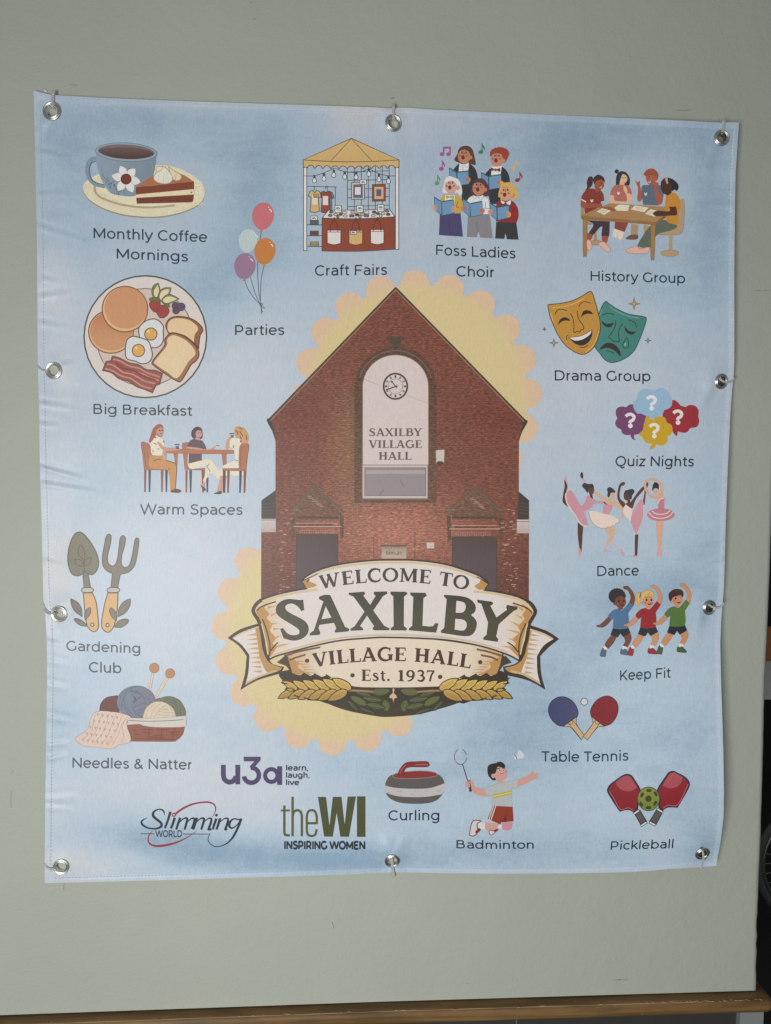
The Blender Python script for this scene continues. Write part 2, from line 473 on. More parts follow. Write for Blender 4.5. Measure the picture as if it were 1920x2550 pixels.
# small scuffs, chips and drips on the paint
def wall_mark(name, pts, w, h, mat):
    bm = bmesh.new(); n = len(pts)
    tube(bm, [V3(x, y, h) for x, y in pts], [max(.00008, w * MM * .38 * (.35 + .65 * math.sin(math.pi * (i + .6) / (n + .2)))) for i in range(n)], 6, .35)
    return from_bm(name, bm, mat, wall, True)
for p, w in (([(173, 210), (180, 211.5), (183, 211)], 1.3), ([(184, 211.5), (193, 212.2)], 1.6), ([(973, 245), (977, 245), (981, 243)], 2.6), ([(630, 46), (637, 48)], 1.8),
             ([(1683, 274), (1705, 275), (1722, 273)], 1.5), ([(1882, 722), (1889, 724), (1895, 723)], 1.3), ([(1900, 724.5), (1906, 723), (1915, 724)], 1.1), ([(827, 2296), (830, 2304), (831, 2312)], 1.6),
             ([(1533, 2385), (1535, 2389)], 1.4), ([(1530, 2440), (1538, 2441), (1548, 2439)], 2.2), ([(1550, 2439.5), (1562, 2440)], 1.6), ([(160, 2200), (159, 2207), (158.5, 2216)], 1.2),
             ([(30, 1918), (33, 1922), (26, 1926)], 1.0), ([(28, 1968), (27, 1990), (28, 2012)], .8), ([(1161, 2449), (1166, 2450)], 1.2), ([(625, 6), (628, 7)], 1.4)):
    wall_mark('scuff_mark', p, w, .0002, SCUFF)
for p, w in (([(1360, 2182), (1362, 2185)], 3), ([(1386, 2244), (1390, 2248)], 7), ([(1395, 2372), (1396, 2384), (1393, 2392)], 3.5), ([(1504, 2374), (1505, 2390)], 3), ([(1884, 1625), (1885, 1633)], 4), ([(1899, 1253), (1901, 1258)], 5),
             ([(1876, 254), (1878, 259)], 4), ([(545, 2411), (556, 2405), (561, 2400)], 4), ([(470, 2265), (474, 2268)], 4), ([(1140, 2274), (1143, 2276)], 4), ([(120, 2424), (121, 2426)], 3)):
    wall_mark('paint_lump', p, w, -.0002, WALL)

# --- wooden rail along the wall's foot
rail_y0, rail_y1 = [], []
zl = at(0, 2529, 0)[2]; zr = at(1883, 2467.5, 0)[2]
def railpt(px, dpt, dz):
    """point on the rail: px = photo column, dpt = how far it stands out, dz = below the wall's foot"""
    f = np.interp(px, [-700, 0, 960, 1883, 1990], [2552, 2529, 2494.5, 2467.5, 2464.5])
    w = at(px, f, 0); return np.array([w[0], -dpt, w[2] - dz])
prof = [(-.055, .0005), (.0128, .0012), (.0150, .0018), (.0172, .0034), (.0185, .0068), (.0188, .0120), (.0180, .0165), (.0158, .0188), (.0120, .0195), (-.055, .0195)]
cols_ = list(np.linspace(-700, 1895, 40)) + [1902, 1906, 1908]; rv, rf = [], []
for i, c in enumerate(cols_):
    k = max(0, c - 1895) / 13.0; q = 1 - .22 * k * k
    for (dp, dz) in prof: rv.append(railpt(c, dp * q if dp > 0 else dp, .010 + (dz - .010) * (1 - .15 * k * k)))
m_ = len(prof)
for i in range(len(cols_) - 1):
    for j in range(m_): rf.append((i * m_ + j, i * m_ + (j + 1) % m_, (i + 1) * m_ + (j + 1) % m_, (i + 1) * m_ + j))
rf.append(tuple(range(m_))[::-1]); rf.append(tuple((len(cols_) - 1) * m_ + j for j in range(m_)))
rail = mesh_from('wooden_rail', rv, rf, WOOD, smooth=True)
tag(rail, 'brown varnished wooden rail running along the bottom of the green wall', 'rail')
random.seed(11)
bm = bmesh.new()
WORN_HIGHLIGHT = mat_plain('worn_wood_and_highlight', (.42, .31, .22), .8)
for k in range(95):
    x = random.gauss(1735, 75) if k < 70 else random.uniform(20, 1850)
    w = railpt(min(x, 1880), .0152 + random.gauss(0, .0011), .00175)
    l = random.uniform(.0006, .0028) * (1 if k < 70 else 1.6); r_ = random.uniform(.00025, .00055)
    tube(bm, [w + np.array([-l, .0004, .0001]), w + np.array([0, 0, .0002]), w + np.array([l, -.0003, 0])], [r_ * .3, r_, r_ * .3], 5, .5)
from_bm('worn_patch', bm, WORN_HIGHLIGHT, rail)
bm = bmesh.new(); tube(bm, [railpt(c, .0158, .0021) for c in np.linspace(-700, 1720, 50)], [.00032 + .00016 * math.sin(i * 1.7) for i in range(50)], 5, .6)
from_bm('edge_highlight', bm, WORN_HIGHLIGHT, rail)  # pale line painted as the highlight along the rail's front edge

# --- what stands under the rail and beyond the wall's right edge
w0 = railpt(-700, 0, .0195); w1 = railpt(1293, 0, .0195); w2 = railpt(1843, 0, .0195)
def under(name, p0, p1, mat, label, cat, dy=.012, dz=.55, group=None):
    a, b = railpt(p0, -dy, .0195), railpt(p1, -dy, .0195)
    v = [(a[0], dy, a[2]), (b[0], dy, b[2]), (b[0], dy, b[2] - dz), (a[0], dy, a[2] - dz)]
    v += [(x, y + .03, z) for x, y, z in v]
    o = mesh_from(name, v, [(0, 1, 2, 3), (7, 6, 5, 4), (0, 4, 5, 1), (1, 5, 6, 2), (2, 6, 7, 3), (3, 7, 4, 0)], mat)
    return tag(o, label, cat, group)
under('lower_panel', -700, 1290.5, DARK, 'dark charcoal panel under the rail, left of the thin pale joint', 'panel', group='panels under the rail')
under('lower_panel', 1295.5, 1846, DARK, 'dark charcoal panel under the rail, beside the pale corner post', 'panel', group='panels under the rail')
under('joint_strip', 1291, 1295, mat_plain('grey_joint', (.16, .16, .17), .6), 'thin grey joint strip between the two dark panels under the rail', 'strip', .014)
under('corner_post', 1849, 1908, PALE, 'pale grey post under the right end of the wooden rail', 'post', .004)
bk = at(2100, 1700, -4.0)
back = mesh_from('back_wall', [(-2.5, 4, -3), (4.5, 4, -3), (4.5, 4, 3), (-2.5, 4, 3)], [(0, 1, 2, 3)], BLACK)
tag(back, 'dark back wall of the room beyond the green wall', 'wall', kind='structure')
FLZ = float(at(2032, 2148, -2.4)[2]) - .292
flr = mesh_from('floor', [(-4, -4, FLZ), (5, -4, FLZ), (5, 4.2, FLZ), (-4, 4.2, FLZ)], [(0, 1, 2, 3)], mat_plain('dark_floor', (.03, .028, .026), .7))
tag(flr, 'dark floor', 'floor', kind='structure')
def slab(name, x0, x1, y0, y1, h, depth, mat, label, cat):
    a, b, c, d = at(x0, y0, -h), at(x1, y0, -h), at(x1, y1, -h), at(x0, y1, -h)
    v = [tuple(q) for q in (a, b, c, d)] + [(q[0], q[1] + depth, q[2]) for q in (a, b, c, d)]
    return tag(mesh_from(name, v, [(0, 3, 2, 1), (4, 5, 6, 7), (0, 1, 5, 4), (1, 2, 6, 5), (2, 3, 7, 6), (3, 0, 4, 7)], mat), label, cat)
slab('wooden_board', 1870, 2060, 1563, 1646, 1.2, .02, mat_plain('orange_brown_wood', (.42, .17, .07), .5), 'orange brown wooden board in the dark beyond the right edge of the wall', 'board')
slab('grey_box', 1866, 2080, 1647, 1742, 1.25, .3, mat_plain('grey_card', (.66, .67, .63), .7), 'grey box under the orange brown board beyond the wall', 'box')
# bicycle wheel standing beyond the wall
hub = at(2032, 2148, -2.4); R_ = .272
wheel = empty('bicycle_wheel', tuple(hub)); tag(wheel, 'grey bicycle wheel with thin spokes in the dark room beyond the wall', 'wheel')
CHROME = mat_plain('dull_chrome', (.5, .5, .48), .4, 1.0, .2); RUB = mat_plain('grey_rubber', (.15, .15, .145), .8)
def ring(name, R, r, mat, parent):
    bm = bmesh.new(); n = 72; m = 10; rows = []
    for i in range(n):
        t = 2 * math.pi * i / n
        rows.append([bm.verts.new((hub[0] + (R + r * math.cos(2 * math.pi * j / m)) * math.cos(t), hub[1] + r * math.sin(2 * math.pi * j / m), hub[2] + (R + r * math.cos(2 * math.pi * j / m)) * math.sin(t))) for j in range(m)])
    for i in range(n):
        for j in range(m): bm.faces.new((rows[i][j], rows[(i + 1) % n][j], rows[(i + 1) % n][(j + 1) % m], rows[i][(j + 1) % m]))
    return from_bm(name, bm, mat, parent, True)
ring('tyre', R_, .017, RUB, wheel); ring('rim', R_ - .024, .008, CHROME, wheel); ring('hub', .018, .009, CHROME, wheel)
for k in range(32):
    t = 2 * math.pi * k / 32; s = .5 if k % 2 else -.5
    bm = bmesh.new(); tube(bm, [hub + np.array([.02 * math.cos(t + s), .012 * (1 if k % 2 else -1), .02 * math.sin(t + s)]), hub + np.array([(R_ - .028) * math.cos(t), 0, (R_ - .028) * math.sin(t)])], .0021, 6)
    from_bm('spoke', bm, CHROME, wheel)

# ================================================================== the banner cloth
EL = [(225, 83.4), (358, 87), (480, 89.5), (580, 91.6), (738, 93), (860, 93.5), (912, 94.6), (968, 96), (1000, 96.6), (1174, 99.6), (1316, 104), (1443, 106.8), (1502, 108.5), (1526, 112.5), (1568, 115), (1620, 117), (1700, 117), (1772, 116), (1900, 114), (2030, 112.3), (2130, 111.4), (2199.5, 111.5)]
ER = [(304.8, 1840), (316, 1839.6), (375, 1835.6), (430, 1832), (525, 1830), (706, 1828.5), (815, 1829), (905, 1828.5), (932, 1827.5), (966, 1823.5), (1020, 1819.3), (1060, 1817.5), (1189, 1811.5), (1300, 1807.5), (1406, 1804.6), (1460, 1803), (1500, 1799.8), (1540, 1796.2), (1603, 1793.6), (1685, 1795.5), (1766, 1798), (1868, 1801.3), (1970, 1803), (2031, 1802), (2092, 1795), (2156, 1783.5)]
ET = [(83.4, 225), (104, 230.5), (127, 236), (146, 237.3), (260, 243.8), (420, 250.3), (600, 256.5), (780, 262), (880, 265.4), (930, 267), (962, 269.3), (976, 270), (990, 268.2), (1004, 267.6), (1080, 272.8), (1250, 280.5), (1450, 289.5), (1600, 296), (1700, 300.3), (1770, 304.2), (1800, 305.6), (1815, 304.3), (1840, 304.8)]
EB = [(111.5, 2199.5), (200, 2197), (300, 2194.5), (450, 2190.5), (600, 2186), (760, 2181), (880, 2176.8), (930, 2174), (976, 2172.2), (1030, 2172.6), (1080, 2174), (1180, 2175.3), (1279, 2175.6), (1400, 2175), (1536, 2172.6), (1614, 2169), (1660, 2164.6), (1746, 2159.4), (1783.5, 2156)]
def edge_pts(E, n, key=0):
    t = np.linspace(E[0][0], E[-1][0], n); a = np.array([e[0] for e in E]); b = np.array([e[1] for e in E])
    v = np.interp(t, a, b); k = np.array([.25, .5, .25]); vp = np.r_[v[0], v, v[-1]]
    w = np.convolve(vp, k, 'valid'); w[0], w[-1] = v[0], v[-1]; return t, w
NU, NV = 420, 480
ty_, L_x = edge_pts(EL, NV); ry_, R_x = edge_pts(ER, NV); tx_, T_y = edge_pts(ET, NU); bx_, B_y = edge_pts(EB, NU)
u = np.linspace(0, 1, NU)[None, :]; v = np.linspace(0, 1, NV)[:, None]
Lp = np.stack([L_x, ty_], -1)[:, None, :]; Rp = np.stack([R_x, ry_], -1)[:, None, :]
Tp = np.stack([tx_, T_y], -1)[None]; Bp = np.stack([bx_, B_y], -1)[None]
u3, v3 = u[..., None], v[..., None]
PXG = (1 - u3) * Lp + u3 * Rp + (1 - v3) * Tp + v3 * Bp - ((1 - u3) * (1 - v3) * Tp[:, :1] + u3 * (1 - v3) * Tp[:, -1:] + (1 - u3) * v3 * Bp[:, :1] + u3 * v3 * Bp[:, -1:])
GX, GY = PXG[..., 0], PXG[..., 1]
BLOB = [  # printed watercolour sky: x,y,rx,ry,amount of blue
    (300, 290, 190, 60, .42), (430, 340, 230, 60, .30), (650, 430, 120, 170, .62), (190, 450, 90, 120, .42), (560, 640, 110, 110, .42), (520, 770, 100, 80, .45), (190, 590, 130, 60, .35),
    (130, 330, 60, 90, .35), (400, 690, 200, 40, .25), (1230, 450, 120, 120, .30), (1540, 330, 260, 80, .62), (1770, 520, 70, 260, .62), (1600, 620, 160, 80, .35), (1390, 430, 110, 110, .5), (1680, 730, 130, 70, .35),
    (1750, 1330, 90, 160, .45), (1620, 1470, 160, 90, .55), (1680, 1880, 160, 240, .55), (1350, 1700, 160, 160, .5), (1240, 1850, 220, 150, .55), (1000, 1960, 200, 80, .32), (1250, 2120, 420, 60, .55), (700, 2140, 250, 50, .62),
    (350, 2080, 150, 50, .62), (500, 2110, 160, 50, .6), (210, 1650, 100, 60, .30), (180, 1890, 80, 40, .25), (270, 1210, 130, 60, .30), (150, 1790, 60, 50, .38), (880, 2150, 200, 40, .5), (400, 1760, 120, 70, .2), (1440, 1290, 140, 120, .25),
    (1500, 1560, 100, 120, .35), (560, 1850, 60, 120, .12), (840, 1880, 100, 60, .25), (1760, 2090, 70, 80, .35), (1080, 380, 70, 100, .16), (700, 640, 110, 50, .25),
    (880, 285, 75, 60, -.62), (1010, 300, 60, 50, -.25), (1120, 330, 110, 60, -.18), (145, 720, 60, 120, -.42), (165, 950, 60, 120, -.4), (620, 900, 130, 150, -.45), (1480, 950, 200, 110, -.28), (1350, 1130, 160, 200, -.25),
    (460, 1400, 200, 200, -.35), (140, 1400, 50, 220, -.55), (200, 2150, 150, 40, -.6), (440, 1960, 240, 70, -.42), (640, 1980, 120, 100, -.25), (1640, 790, 60, 40, -.2), (1650, 2090, 60, 40, -.3), (560, 260, 160, 16, -.25), (130, 240, 60, 20, -.2)]
T = np.full(GX.shape, .43)
for (bx0, by0, rx0, ry0, am) in BLOB: T += am * np.exp(-((GX - bx0) / rx0) ** 2 - ((GY - by0) / ry0) ** 2)
# hem: the doubled border shows a touch paler
hemf = np.zeros(GX.shape)
HEM = dict(l=14.0, r=10.5, t=14.0, b=11.0)
inset = np.minimum(np.minimum(GX - (L_x[:, None]) - HEM['l'] - 0 * GX, (R_x[:, None]) - GX - HEM['r']), np.minimum(GY - T_y[None] - HEM['t'], B_y[None] - GY - HEM['b']))
hemf = np.clip(.5 - inset / 3, 0, 1)
T = .38 + (T - .40) * .58 - (.14 - .10 * (1 - sst(90, 300, GX))) * hemf
H = cloth(GX, GY) + .0005 * hemf
Wp = at(GX, GY, H).reshape(-1, 3)
idx = np.arange(NU * NV).reshape(NV, NU)
keep = np.ones(GX.shape, bool)
for (gx, gy) in GROM: keep &= (GX - gx) ** 2 + (GY - gy) ** 2 > 17.0 ** 2
cell = keep[:-1, :-1] | keep[1:, :-1] | keep[:-1, 1:] | keep[1:, 1:]
quads = np.stack([idx[:-1, :-1], idx[1:, :-1], idx[1:, 1:], idx[:-1, 1:]], -1)[cell]
# folded edge: a thin return towards the wall
ring_i = np.concatenate([idx[0, :], idx[1:, -1], idx[-1, -2::-1], idx[-2:0:-1, 0]])
base_n = NU * NV; nr_ = len(ring_i)
rimA = Wp[ring_i]; rimB = rimA + np.array([0, .0011, 0])
V = np.concatenate([Wp, rimA, rimB]); ra = base_n + np.arange(nr_); rb = ra + nr_
rq = np.stack([ra, np.roll(ra, -1), np.roll(rb, -1), rb], -1)
F = np.concatenate([quads, rq])
me = bpy.data.meshes.new('cloth')
me.vertices.add(len(V)); me.vertices.foreach_set('co', V.astype(np.float32).ravel())
me.loops.add(F.size); me.loops.foreach_set('vertex_index', F.astype(np.int32).ravel())
me.polygons.add(len(F)); me.polygons.foreach_set('loop_start', np.arange(0, F.size, 4, dtype=np.int32))
me.polygons.foreach_set('use_smooth', np.ones(len(F), bool)); me.update(calc_edges=True); me.validate()
at_ = me.attributes.new('blue', 'FLOAT', 'POINT'); at_.data.foreach_set('value', np.concatenate([T.ravel(), T.ravel()[ring_i], T.ravel()[ring_i]]).astype(np.float32))
def mat_cloth():
    n = NT('banner_cloth'); P_ = n.pos()
    t = n.n('ShaderNodeAttribute', attribute_name='blue').outputs['Fac']
    big = n.noise(P_, 5.5, 5, .6, .3); mid = n.noise(scaled(n, P_, (1, 1, 2.1)), 20, 6, .68, .3); fine = n.noise(P_, 330, 3, .75)
    wv = n.noise(scaled(n, P_, (1, 1, .16)), 620, 2); gr = n.noise(P_, 1300, 2)
    t = n.math('ADD', t, n.math('MULTIPLY', n.math('SUBTRACT', big, .5), .30))
    t = n.math('ADD', t, n.math('MULTIPLY', n.math('SUBTRACT', mid, .5), .52))
    t = n.math('ADD', t, n.math('MULTIPLY', n.math('SUBTRACT', fine, .5), .42))
    col = n.ramp(t, [(0.0, (.64, .66, .685)), (.22, (.575, .64, .725)), (.58, (.465, .58, .695)), (1.0, (.275, .405, .54))])
    k = n.math('ADD', n.math('ADD', n.math('MULTIPLY', gr, .30), n.math('MULTIPLY', wv, .22)), .74)
    n.l(n.mix(1.0, col, k, 'MULTIPLY'), n.p.inputs['Base Color'])
    n.bump(wv, .14, .0004)
    return n.set(Roughness=.42, **{'Specular IOR Level': .40})
banner = empty('banner', tuple(at(960, 2190, 0)))
tag(banner, 'pale blue village hall banner printed with club pictures and captions, tied to the green wall', 'banner')
cloth_o = link('cloth', me, mat_cloth(), banner)

# stitching along the hem
def stitch(name, pts, hexes, w=1.7, dash=5.0, gap=3.6):
    a = Art(name, base=6.6e-4); q = [np.array(p) for p in pts]
    seg = np.array([np.linalg.norm(q[i + 1] - q[i]) for i in range(len(q) - 1)]); cum = np.r_[0, np.cumsum(seg)]
    X = np.array(q); d = 0.0; k = 0; fs = []
    while d + dash < cum[-1]:
        p0 = [np.interp(d, cum, X[:, i]) for i in (0, 1)]; p1 = [np.interp(d + dash, cum, X[:, i]) for i in (0, 1)]
        fs += strip([tuple(p0), tuple(p1)], w); d += dash + gap
    a.faces(fs, hexes); a.build(banner)
stitch('stitching', [(L_x[i] + HEM['l'] + .6, ty_[i]) for i in range(6, NV - 4, 4)], 'a2aeb9', 1.3)
stitch('stitching', [(R_x[i] - HEM['r'] - .6, ry_[i]) for i in range(6, NV - 4, 4)], 'b3c0cd')
stitch('stitching', [(tx_[i], T_y[i] + HEM['t'] + .6) for i in range(6, NU - 4, 4)], '98a4b1', 1.3)
stitch('stitching', [(bx_[i], B_y[i] - HEM['b'] - .6) for i in range(6, NU - 4, 4)], 'b3c4d4', 1.8)

# ------------------------------------------------------------------ eyelets and ties
STEEL = mat_plain('nickel_steel', (.74, .73, .70), .34, 1.0, .06, 300)
def mat_nylon():
    n = NT('clear_nylon'); n.p.inputs['Base Color'].default_value = (.62, .64, .64, 1)
    n.p.inputs['Transmission Weight'].default_value = .35; n.p.inputs['IOR'].default_value = 1.3
    return n.set(Roughness=.3)
NYLON = mat_nylon()
EPROF = [(20.6, .00), (20.3, .65), (19.3, 1.15), (18.0, 1.15), (16.9, .70), (16.0, .60), (15.2, 1.25), (14.3, 1.70), (13.3, 1.45), (12.6, .60), (12.4, -.8), (12.6, -2.4), (12.6, -9)]  # inner barrel stretched towards the wall to darken the hole
def eyelet(gx, gy, sc=1.0):
    e = 9.0
    c = at(gx, gy, float(cloth(gx, gy)) + .0003)
    tx = at(gx + e, gy, cloth(gx + e, gy)) - at(gx - e, gy, cloth(gx - e, gy)); ty = at(gx, gy + e, cloth(gx, gy + e)) - at(gx, gy - e, cloth(gx, gy - e))
    tx /= np.linalg.norm(tx); nn = np.cross(tx, ty); nn /= np.linalg.norm(nn); nn *= -1 if nn[1] > 0 else 1; ty = np.cross(nn, tx)
    bm = bmesh.new(); n = 48; rows = []
    for r, h in EPROF:
        hh = max(h, -.93 * float(cloth(gx, gy)) * 1000)
        rows.append([bm.verts.new(c + (tx * math.cos(2 * math.pi * k / n) + ty * math.sin(2 * math.pi * k / n)) * r * sc * MM + nn * hh * .001) for k in range(n)])
    for A_, B_ in zip(rows, rows[1:]):
        for k in range(n): bm.faces.new((A_[k], A_[(k + 1) % n], B_[(k + 1) % n], B_[k]))
    return from_bm('eyelet', bm, STEEL, banner, True)
for gx, gy in GROM: eyelet(gx, gy, 1.08 if gx < 130 and gy < 300 else .96 if gx > 1740 or gy > 2100 else 1.0)
def tie(pts, w, label, flat=.5, extra=()):
    r = at(pts[-1][0], pts[-1][1], 0)
    bm = bmesh.new()
    for P_ in (pts,) + tuple(extra):
        q = smooth([(p[0], p[1]) for p in P_], False, 5); hs = np.interp(np.linspace(0, 1, len(q)), np.linspace(0, 1, len(P_)), [p[2] for p in P_])
        ws = np.interp(np.linspace(0, 1, len(q)), np.linspace(0, 1, len(P_)), [p[3] if len(p) > 3 else w for p in P_])
        tube(bm, [V3(a, b, float(cloth(min(max(a, 95), 1828), min(max(b, 262), 2170)) * .999 + h * .001)) if h > -50 else V3(a, b, .001) for (a, b), h in zip(q, hs)], [x_ * MM * .62 for x_ in ws], 10, flat)
    o = from_bm('cable_tie', bm, NYLON, None, True)
    return tag(o, label, 'cable tie', 'clear ties holding the banner to the wall')
tie([(130, 269, -1.5), (130, 262, 1.6), (131, 250, 1.6), (132, 238, 1.4), (133, 226, .8)], 6, 'clear tie through the eyelet at the top left corner of the banner', .4)
tie([(981, 300, -1.5), (980, 290, 2.0), (980, 275, 1.4), (980, 268, 1.3, 8), (980.5, 258, .6, 2.5)], 5.5, 'clear tie above the eyelet in the middle of the top edge', .4)
tie([(1799, 333, -1.2), (1801, 326, 2.0), (1803, 312, 1.4), (1803, 304, 1.6, 9), (1806, 296, .6, 2)], 6, 'clear tie with a frayed knot at the top right corner', .4, ([(1798, 333, -1), (1795, 343, -1.4), (1797, 350, -1.2), (1798, 356, -1)],) if False else ())
tie([(122, 925, -1.2), (116, 924.5, 2), (107, 922, 1.4), (99, 917, 1.2), (94.5, 910, .2)], 3.6, 'clear tie on the left edge, beside the breakfast picture', .8)
tie([(1791, 940, -1.0), (1796, 946, .8), (1803, 950.5, 2.4), (1812, 951.5, 2.0), (1822, 949.5, 2.0), (1829, 941, .4)], 4.6, 'clear tie on the right edge, level with the drama masks caption', .7)
tie([(1764, 1504, -1.0), (1771, 1510, .8), (1779, 1513, 2.4), (1788, 1513, 2.0), (1797, 1509.5, 2.0), (1803, 1501, .4)], 4.2, 'clear tie on the right edge, beside the exercising children', .7)
tie([(140, 1527, -1.2), (131, 1527.5, 2), (120, 1523, 1.6), (112, 1514, 1.2), (108, 1500, .2)], 2.6, 'twin stranded clear tie on the left edge, beside the garden trowel', .8, ([(140, 1528, -1.2), (131, 1529, 2), (119, 1528, 1.6), (110.5, 1520, 1.2), (107.5, 1505, .2)],))
tie([(140, 2163, -1.2), (133, 2164, 2), (123, 2163, 1.6), (115, 2158, 1.2), (111, 2150, .2)], 4.4, 'clear tie at the bottom left corner of the banner', .7)
tie([(975, 2136, -.8), (976.5, 2148, 1.0), (978, 2160, 2.0), (979, 2172, 1.2, 9), (980.5, 2184, .6, 6)], 5.6, 'clear tie hanging below the eyelet in the middle of the bottom edge', .4)
tie([(1750, 2119, -.8), (1751.5, 2130, 1.0), (1752, 2140, 2.0), (1748, 2154, 1.2), (1744, 2166, .5, 3)], 5, 'clear tie at the bottom right corner of the banner', .4)
NAIL = mat_plain('white_nail_head', (.75, .76, .72), .4)
bm = bmesh.new(); bmesh.ops.create_uvsphere(bm, u_segments=14, v_segments=8, radius=.0016)
for v_ in bm.verts: v_.co = Vector((v_.co.x, v_.co.y * .5, v_.co.z)) + V3(113.5, 226.5, .0009)
tag(from_bm('nail', bm, NAIL, None, True), 'small white nail head in the wall beside the top left eyelet', 'nail')

